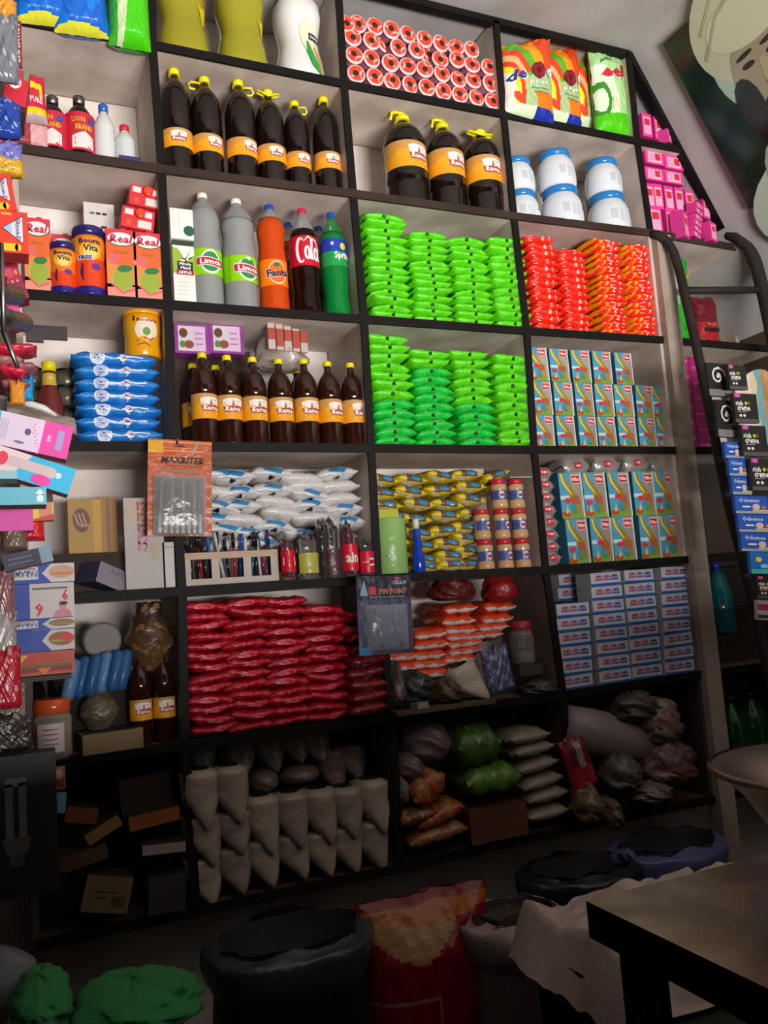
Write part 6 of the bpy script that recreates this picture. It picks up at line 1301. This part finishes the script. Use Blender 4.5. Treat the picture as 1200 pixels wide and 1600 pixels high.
# hanging strips
def strip_pack(qd, Y, c, art, lb, grp, name='hair_dye_sachet', d=.012):
    t = obox(name, qd, Y, d, c, c, art); tag(t, lb, 'sachet', grp)
def a_sp(m, S, w, h):
    m.rect(S, 0, 0, w, h*.2, '9a9896', .001, 'foil'); pts = [(w*.45 + (w*.34 - w*.045*k*.55)*cos(k*.7), h*.6 + (h*.30 - h*.04*k*.5)*sin(k*.7)) for k in range(13)]; m.band(S, pts, w*.07, 'd8d4d0', .0014); m.ell(S, w*.45, h*.6, w*.07, h*.06, 'd8d4d0', .0014)
def a_rc(m, S, w, h):
    m.rect(S, 0, 0, w, h*.13, '6a6664', .001, 'foil'); m.rect(S, w*.05, h*.86, w*.3, h, 'd0308c', .001); m.rect(S, w*.12, h*.88, w*.2, h*.96, '38a0c0', .0016); m.text(S, 'rich', w*.22, h*.66, h*.16, 'e0dcd8', .0016, w=w*.3); m.ell(S, w*.5, h*.66, w*.06, h*.06, 'b8c030', .0016, n=8); m.ell(S, w*.62, h*.66, w*.04, h*.06, '806c28', .0016, n=8); m.text(S, 'creme', w*.38, h*.48, h*.15, 'e0dcd8', .0016, w=w*.55)
    m.rect(S, w*.12, h*.36, w*.5, h*.375, 'a8a4a0', .0014); m.ell(S, w*.22, h*.24, w*.06, h*.05, 'd8d4d0', .0016, n=8); m.ell(S, w*.38, h*.24, w*.06, h*.05, 'd8d4d0', .0016, n=8)
def a_od(m, S, w, h):
    m.rect(S, 0, 0, w, h*.14, 'b8c0cc', .001, 'foil'); m.rect(S, w*.5, h*.14, w, h*.22, 'c8b848', .0012); m.text(S, 'Odomos', w*.42, h*.74, h*.24, 'b8c8e8', .0016, w=w*.62); m.ell(S, w*.62, h*.38, w*.12, h*.17, 'c8b0b8', .0016, n=12); m.rect(S, w*.2, h*.34, w*.45, h*.42, 'e0e4f0', .0014); m.ell(S, w*.85, h*.36, w*.06, h*.1, 'd06040', .0016, n=8)
for i, (x0_, y0_, x1_, y1_) in enumerate([(1103, 604, 1140, 567), (1117, 668, 1152, 625)]):
    strip_pack([(x0_ + 6, y0_ + 14), (x1_ + 4, y0_ + 16), (x1_, y1_ + 1), (x0_, y1_ - 1)], -.38, '161414', a_sp, f'black sachet with white spiral, {["upper","lower"][i]} of two on the right strip', 'spiral sachets')
for i, (x0_, y0_, x1_, y1_) in enumerate([(1136, 606, 1164, 570), (1145, 658, 1182, 614), (1157, 710, 1196, 664), (1171, 764, 1212, 716)]):
    strip_pack([(x0_ + 5, y0_ + 2), (x1_ + 5, y0_ + 3), (x1_, y1_ + 1), (x0_, y1_)], -.42, '1a1818', a_rc, f'black hair colour sachet reading rich creme, {ORD[i]} from top of the strip', 'rich creme sachets')
strip_pack([(1184, 935), (1215, 936), (1212, 902), (1180, 900)], -.42, '1a1818', a_rc, 'black hair colour sachet hanging lowest, under the teal sachet', 'rich creme sachets')
for i, (x0_, y0_, x1_, y1_) in enumerate([(1131, 716, 1160, 690), (1137, 744, 1166, 716), (1142, 773, 1172, 744), (1147, 803, 1198, 774), (1152, 832, 1204, 803), (1156, 862, 1208, 832)]):
    strip_pack([(x0_ + 3, y0_ - 1), (x1_ + 3, y0_), (x1_, y1_ + 1), (x0_, y1_)], -.40 - .004*(i > 2), '1c50a8', a_od, f'blue repellent cream sachet, {ORD[i]} from top of the hanging strip', 'blue hanging sachets', 'repellent_sachet')
strip_pack([(1174, 896), (1215, 897), (1212, 864), (1170, 862)], -.41, '1c64b8', lambda m, S, w, h: (m.rect(S, 0, 0, w, h*.2, '38b8b0', .001), m.ell(S, w*.3, h*.65, w*.12, h*.12, 'd8c83c', .0014), m.ell(S, w*.5, h*.35, w*.15, h*.1, '80c8e0', .0012)), 'blue and teal sachet with yellow flower below the blue strip', 'lone sachets', 'teal_sachet')
strip_pack([(1184, 968), (1215, 970), (1212, 938), (1182, 937)], -.41, 'b8b0b0', lambda m, S, w, h: (m.rect(S, 0, h*.5, w, h*.8, 'b0285c', .001), m.rect(S, 0, h*.1, w, h*.25, '30305c', .001)), 'pink and white sachet at the foot of the right strip', 'lone sachets', 'pink_sachet')
m = MB()
def stp(u, v): return H('cdbda8') if u < .25 else H('c4b090') if u < .32 else H('6a9494') if u < .42 else H('a8794a') if u < .62 else H('b8a8b0')
m.grid(lambda u, v: Vector(((u - .0)*.22, -.03*sin(pi*u) + .01*noise(u*5, v*4), -.0 - .24*v*(1 - .2*u) - .03*(1-u)*(1-v) + .05*sin(pi*min(u*1.4, 1))*(1 - v))), 26, 20, stp, 'film'); m.grid(lambda u, v: Vector(((u - .0)*.22, -.03*sin(pi*u) + .035, -.0 - .24*v*(1 - .2*u) - .03*(1-u)*(1-v) + .05*sin(pi*min(u*1.4, 1))*(1 - v))), 26, 20, stp, 'film')
p = at(1150, 592, -.34); obj_at(m, 'striped_bag', (p.x, -.33, p.z), 'cream bag with teal and orange stripes hanging behind the hair colour sachets', 'bag')
# portrait on the stair soffit
D_ = Vector((A1[0] - A0[0], 0, A1[1] - A0[1])); LD = D_.length; D_.normalize(); NRM = Vector((D_.z, 0, -D_.x)).normalized()
if NRM.x > 0: NRM = -NRM
def onpl(px, py, off=.03):
    d = FW + RR * ((px - 600) / FPX) - UU * ((py - 800) / FPX); P0 = Vector((A0[0], 0, A0[1])) + NRM*off
    t_ = (P0 - CAM).dot(NRM) / d.dot(NRM); q = CAM + d*t_ - P0; return (-q.y, -q.dot(D_))          # (towards the room, up)
c1 = onpl(1028, 76); c2 = onpl(1179, 322); PW = .78
t = empty('portrait_picture'); t.matrix_world = Matrix.Translation(Vector((A0[0], 0, A0[1])))
SP = lambda x, y, o: D_*(-y) + Vector((0, -x, 0)) + NRM*(.03 + o)
x0p = (c1[0] + c2[0])/2; yt, yb = c1[1], c2[1]
m = MB(); P = [SP(x, y, o) for o in (-.028, 0) for x, y in ((x0p, yb), (x0p + PW, yb), (x0p + PW, yt), (x0p, yt))]; m.hexa(P, '16241c', 'gloss'); m.build('picture_panel', t)
m = MB(); m.rect(SP, x0p + .005, yb + .005, x0p + PW - .005, yt - .005, '0f1f18', .001, 'gloss')
def pol(pts, c, o, ext=()): m.poly(SP, [onpl(*q) for q in pts] + list(ext), c, o, 'gloss', 2)
pol([(1075, 30), (1150, 140), (1200, 270), (1200, 190), (1140, 60)], '1a2018', .0015)
fx, fy = onpl(1172, 112); FWd = x0p + PW
def E2(px, py, rx, ry, c, o, rot=0): a, b = onpl(px, py); m.ell(SP, a, b, rx, ry, c, o, 'gloss', 24, rot)
tx, ty = onpl(1172, 50)
m.ell(SP, fx + .10, fy - .47, .34, .20, 'a8b0a0', .002, 'gloss', 28); m.ell(SP, fx + .02, fy - .42, .13, .2, '7c9a8c', .003, 'gloss', 20, .3)
m.ell(SP, fx + .085, fy + .16, .235, .20, 'a8a68c', .0035, 'gloss', 34, .1); m.ell(SP, fx + .0, fy + .02, .12, .16, '8fa690', .003, 'gloss', 24, .3)
m.ell(SP, fx + .07, fy - .17, .145, .14, '12120f', .004, 'gloss', 26); m.ell(SP, fx + .06, fy - .02, .125, .155, '8a8068', .0045, 'gloss', 28)
m.ell(SP, fx + .065, fy + .16, .155, .085, 'b0ae94', .005, 'gloss', 26); m.band(SP, [(fx - .12, fy + .12), (fx - .02, fy + .22), (fx + .12, fy + .27), (fx + .24, fy + .25)], .012, '8f8d76', .0056, 'gloss'); m.band(SP, [(fx - .10, fy + .2), (fx + .02, fy + .30), (fx + .16, fy + .33)], .010, '94927a', .0056, 'gloss')
m.ell(SP, fx - .045, fy - .10, .05, .10, '1e1c18', .0052, 'gloss', 14); m.ell(SP, fx + .07, fy - .125, .07, .03, '1a1814', .0055, 'gloss', 16); m.ell(SP, fx + .07, fy - .15, .035, .012, '6a4c40', .006, 'gloss', 12)
for dx in (.01, .11): m.ell(SP, fx + dx, fy + .02, .026, .010, '201c18', .006, 'gloss', 12); m.ell(SP, fx + dx, fy + .055, .036, .008, '28241c', .006, 'gloss', 12, .1)
m.poly(SP, [(fx + .05, fy + .02), (fx + .075, fy + .02), (fx + .09, fy - .06), (fx + .04, fy - .06)], '9a8c70', .0058, 'gloss'); m.ell(SP, fx + .065, fy - .062, .024, .010, '5c503e', .0062, 'gloss', 10)
m.build('painted_portrait', t); tag(t, 'dark green portrait of a bearded person in pale turban on the sloping wall', 'picture')

# ================= FLOOR LEVEL =================
def open_sack(cx, cy, rx, ry, zr, c, rimc, inc, name, seed=0, fin='film'):
    t = empty(name, (cx, cy, 0)); f = lambda a, z, k: 1 + .05*sin(a*2 + seed) + .03*sin(a*5 + z*3 + seed) + .022*abs(sin(a*9 + z*8))
    m = MB(); m.grid(lambda u, v: Vector((rx*(.92 + .1*sin(pi*v))*f(2*pi*u, v, 0)*sin(2*pi*u), -ry*(.92 + .1*sin(pi*v))*f(2*pi*u, v, 0)*cos(2*pi*u), v*zr + .02*noise(u*9, 1, seed)*v)), 40, 22, c, fin, True, True); m.build('sack_body', t)
    m = MB(); m.grid(lambda u, v: Vector(((rx*(1.0 - .1*v) + .03*sin(pi*v))*f(2*pi*u, 1, 0)*sin(2*pi*u), -(ry*(1.0 - .1*v) + .03*sin(pi*v))*f(2*pi*u, 1, 0)*cos(2*pi*u), zr - .10*(1 - v) + .012*noise(u*14, v*3, seed) + .03*sin(pi*v)**2)), 44, 8, rimc, fin, True, True); m.build('folded_rim', t)
    m = MB(); m.grid(lambda u, v: Vector((rx*.9*v*sin(2*pi*u), -ry*.9*v*cos(2*pi*u), zr - .10*(1 - v**3) + .01*noise(u*8, v*6, seed))), 32, 8, inc, 'card', True, True); m.build('contents', t); return t
p = at(445, 1445, -.30); t = open_sack(p.x, -.34, .19, .13, p.z, '14181a', '2e3638', '060607', 'polythene_lined_bin', 2); tag(t, 'black polythene lined open sack below the sugar bags', 'sack')
t.location.z = 0
t2 = empty('stacked_box'); bpy.data.objects.remove(t2)
o = MB().box(-.06, -.03, 0, .06, .03, .05, '3a3c38'); q = at(428, 1530, -.5); obj_at(MB().box(-.06, -.03, 0, .06, .03, .06, '3a3c38'), 'grey_box', (q.x, -.52, .0), 'small grey box low before the black lined sack', 'box'); 
def art_red(u, v):
    if v > .975: return H('6c1216')
    if v > .95 - .05*sin(pi*u*.9): return H('98501a')
    if v > .93 - .14*abs(sin(pi*min(1, u*1.4)))**.8: return H('8c6440') if u < .7 else H('700f1a')
    if v < .66 and (abs(u - .48) < .008 or abs(u - .82) < .008): return H('8c5050')
    if abs(v - .66) < .006 and u < .48: return H('8c5050')
    return H('700f1a') if v > .45 else H('40080f')
a = at(650, 1392, -.32); t, S = bag(.36, a.z, .17, art_red, '7c1420', 'printed_sack', seed=4); place(t, (a.x + .01, -.33, 0), 'red printed sack with orange top standing under the middle bay', 'sack')
p = at(775, 1410, -.36); t = open_sack(p.x + .02, -.42, .12, .11, p.z - .01, '5a4846', '8c7c78', '1e1c1a', 'woven_sack', 7, 'cloth'); tag(t, 'pinkish white woven open sack beside the red printed sack', 'sack')
q = at(785, 1425, -.42); obj_at(MB().box(-.05, -.03, 0, .05, .03, .03, '3a302c', 'card'), 'dark_scoop_box', (q.x, -.42, q.z - .03), 'dark brown block resting in the woven sack mouth', 'block', rz=.3)
p = at(890, 1345, -.12); t = open_sack(p.x, -.16, .17, .12, p.z, '0c0e10', '1c2224', '050506', 'polythene_lined_bin', 12); tag(t, 'black polythene sack in the gap below the rice packets', 'sack')
p = at(1035, 1300, -.14); t = open_sack(p.x, -.16, .19, .12, p.z - .02, '302e3c', '50527c', '0a0c14', 'polythene_lined_bin', 15); tag(t, 'sack with bluish white plastic rim below the patterned pink bag', 'sack')
# steel platform with pan, cloth sheet, carton
t = empty('steel_table', (1.1, -1.6, 0)); ZT = .95
m = MB(); m.box(-.445, -.33, ZT - .045, .5, .235, ZT, 'a09484', 'brushed', cols=['2c2620', '2c2620', '2c2620', '2c2620', 'a89a86', '1a1612']); m.build('table_top', t)
for sx in (-.40, .44):
    for sy in (-.29, .19): MB().box(sx - .02, sy - .02, 0, sx + .02, sy + .02, ZT - .045, '3a342e', 'metal').build('leg', t)
tag(t, 'low steel-topped weighing table at the bottom right corner', 'table')
c = at(1128, 1238, -1.5); Rb = .165
t = empty('steel_pan'); cx = c.x + Rb*1.32; zr = c.z - .0
m = MB(); pr = [(.06, ZT), (.075, ZT + .004), (.105, ZT + (zr - ZT)*.35), (.145, ZT + (zr - ZT)*.75), (Rb, zr), (Rb + .006, zr + .002), (Rb, zr + .004), (.140, ZT + (zr - ZT)*.75), (.10, ZT + (zr - ZT)*.36), (.06, ZT + .012), (.0005, ZT + .01)]
m.lathe([(r*.9 if r < .16 else r, z) for r, z in pr], '6a5c54', 'metal', 40, cap=False); m.xf(Matrix.Translation((0, 0, -ZT))); m.build('bowl', t); m = MB(); m.lathe([(Rb + .004, zr - ZT - .004), (Rb + .008, zr - ZT), (Rb + .004, zr - ZT + .006)], 'b8a898', 'metal', 40, cap=False); m.build('rim', t)
place(t, (cx, -1.50, ZT), 'round steel weighing pan on the steel-topped table', 'pan')
# the chest the cloth is thrown over, and the cloth
a = at(836, 1476, -.75)
obj_at(MB().box(0, -.56, 0, .62, 0, a.z - .004, '20241f', 'paint'), 'steel_chest', (a.x, -.75, 0), 'dark green steel chest under the white cloth, right foreground', 'chest')
obj_at(MB().box(0, -.34, 0, .20, 0, .09, '5a4838', 'card'), 'brown_parcel', (a.x + .22, -.92, a.z - .003), 'dull brown parcel under the cloth beside the steel-topped table', 'parcel')
m = MB()
def cl(u, v):
    x = u*.50 - .03; y = -.40 + v*.44; z = .012
    z += .035*max(0, noise(u*2.2 + 1, v*2, 5)) + .010*noise(u*5, v*4, 2) + .022*abs(noise(u*4 + v*3, v*2 - u*3, 8)) + .07*sin(pi*min(1, u*1.2))*sin(pi*min(1, v*1.1 + .0)) + .02 + .003*noise(u*12, v*9, 3)
    if u < .10: z -= (.10 - u)*1.0
    if v < .16: z -= (.16 - v)*.3
    if u > .42 and v < .6: z += .09*min(1, (u - .42)*4)*min(1, (.6 - v)*4)
    return Vector((x + .015*noise(v*2, u*2, 4), y + .015*noise(u*2, v*2, 6), max(z, .004 if u > .06 else -.08)))
m.grid(cl, 70, 70, 'a8948e', 'cloth'); obj_at(m, 'cloth_sheet', (a.x, -.73, a.z + .002), 'crumpled off-white cloth thrown over the dark steel chest', 'cloth')
# green cloth bundles and odds at lower left
for i, (px, py, w, h) in enumerate([(66, 1612, .085, .065), (212, 1618, .20, .07)]):
    p = at(px, py, -.95); obj_at(blob(w, .2, h, '1c7038', 'cloth', 70 + i, .16, .5), 'green_cloth', (p.x, -.92, p.z), ['small green cloth bundle at the bottom left corner', 'wide green cloth bundle at the bottom left'][i], 'cloth')
m = MB(); m.tube([at(-30, 1600, -.8) - at(20, 1500, -.8), Vector((0, 0, 0))], .035, '6c6c70', 'cloth', 14); obj_at(m, 'grey_roll', at(24, 1492, -.8), 'grey rolled sheet end at the lower left edge', 'roll')
o = MB().box(-.4, -.32, .0, .40, .10, .03, '2c261c', 'ply'); q = at(150, 1460, -.05); pl = empty('low_bench', (.02, -.45, 0)); MB().box(-.08, -.65, .40, .44, .12, .43, '2c261c', 'ply').build('bench_top', pl)
for sx in (-.05, .38):
    for sy in (-.6, .06): MB().box(sx - .02, sy - .02, 0, sx + .02, sy + .02, .40, '241e18', 'ply').build('leg', pl)
tag(pl, 'low dark wooden bench at the foot of the left bay', 'bench')
# left side shelving that the left-hand goods hang from and rest on
ls = empty('side_shelf', (-.25, -.55, 0)); tag(ls, 'side shelving along the left wall, seen edge-on at the picture edge', 'shelving')
for z in (.45, .85, 1.25, 1.65, 2.05, 2.45, 2.85): MB().box(-.24, -.42, z - .01, .17, .52, z + .01, '8a7c70', 'ply').build('shelf_board', ls)
for y in (-.42, .50): MB().box(-.24, y, 0, .17, y + .02, 3.2, '8a7c70', 'ply').build('side_panel', ls)

for (px, py, Y, w_) in ((66, 1055, -.30, .15), (24, 168, -.28, .05)):
    e = at(px, py, Y); MB().box(-.2 + .25, Y + .55 - .005, e.z - .012, e.x + w_*.4 + .25, Y + .65, e.z - .002, '3a302a', 'ply').build('ledge', ls)
for (r, px, w_, hs) in ((4, 1112, .34, (.19, .17)), (5, 1130, .36, (.19, .17))):  # dark cartons added to stand for the deep shade behind the ladder
    z = SH(4, r, at(px, 1000, .15).x) if r < 6 else 0
    for k, h_ in enumerate(hs):
        e = at(px, 1000, .2); obj_at(MB().box(-w_/2, -.07, 0, w_/2, .07, h_, ['3a2c22', '2e2420'][k], 'card'), 'cardboard_carton', (e.x + .02*k, .21, z), f'added dark shade-filler carton at the back of the {["fifth", "sixth"][r-4]}-shelf bay behind the ladder, {["lower","upper"][k]} one', 'box'); z += h_ + .001
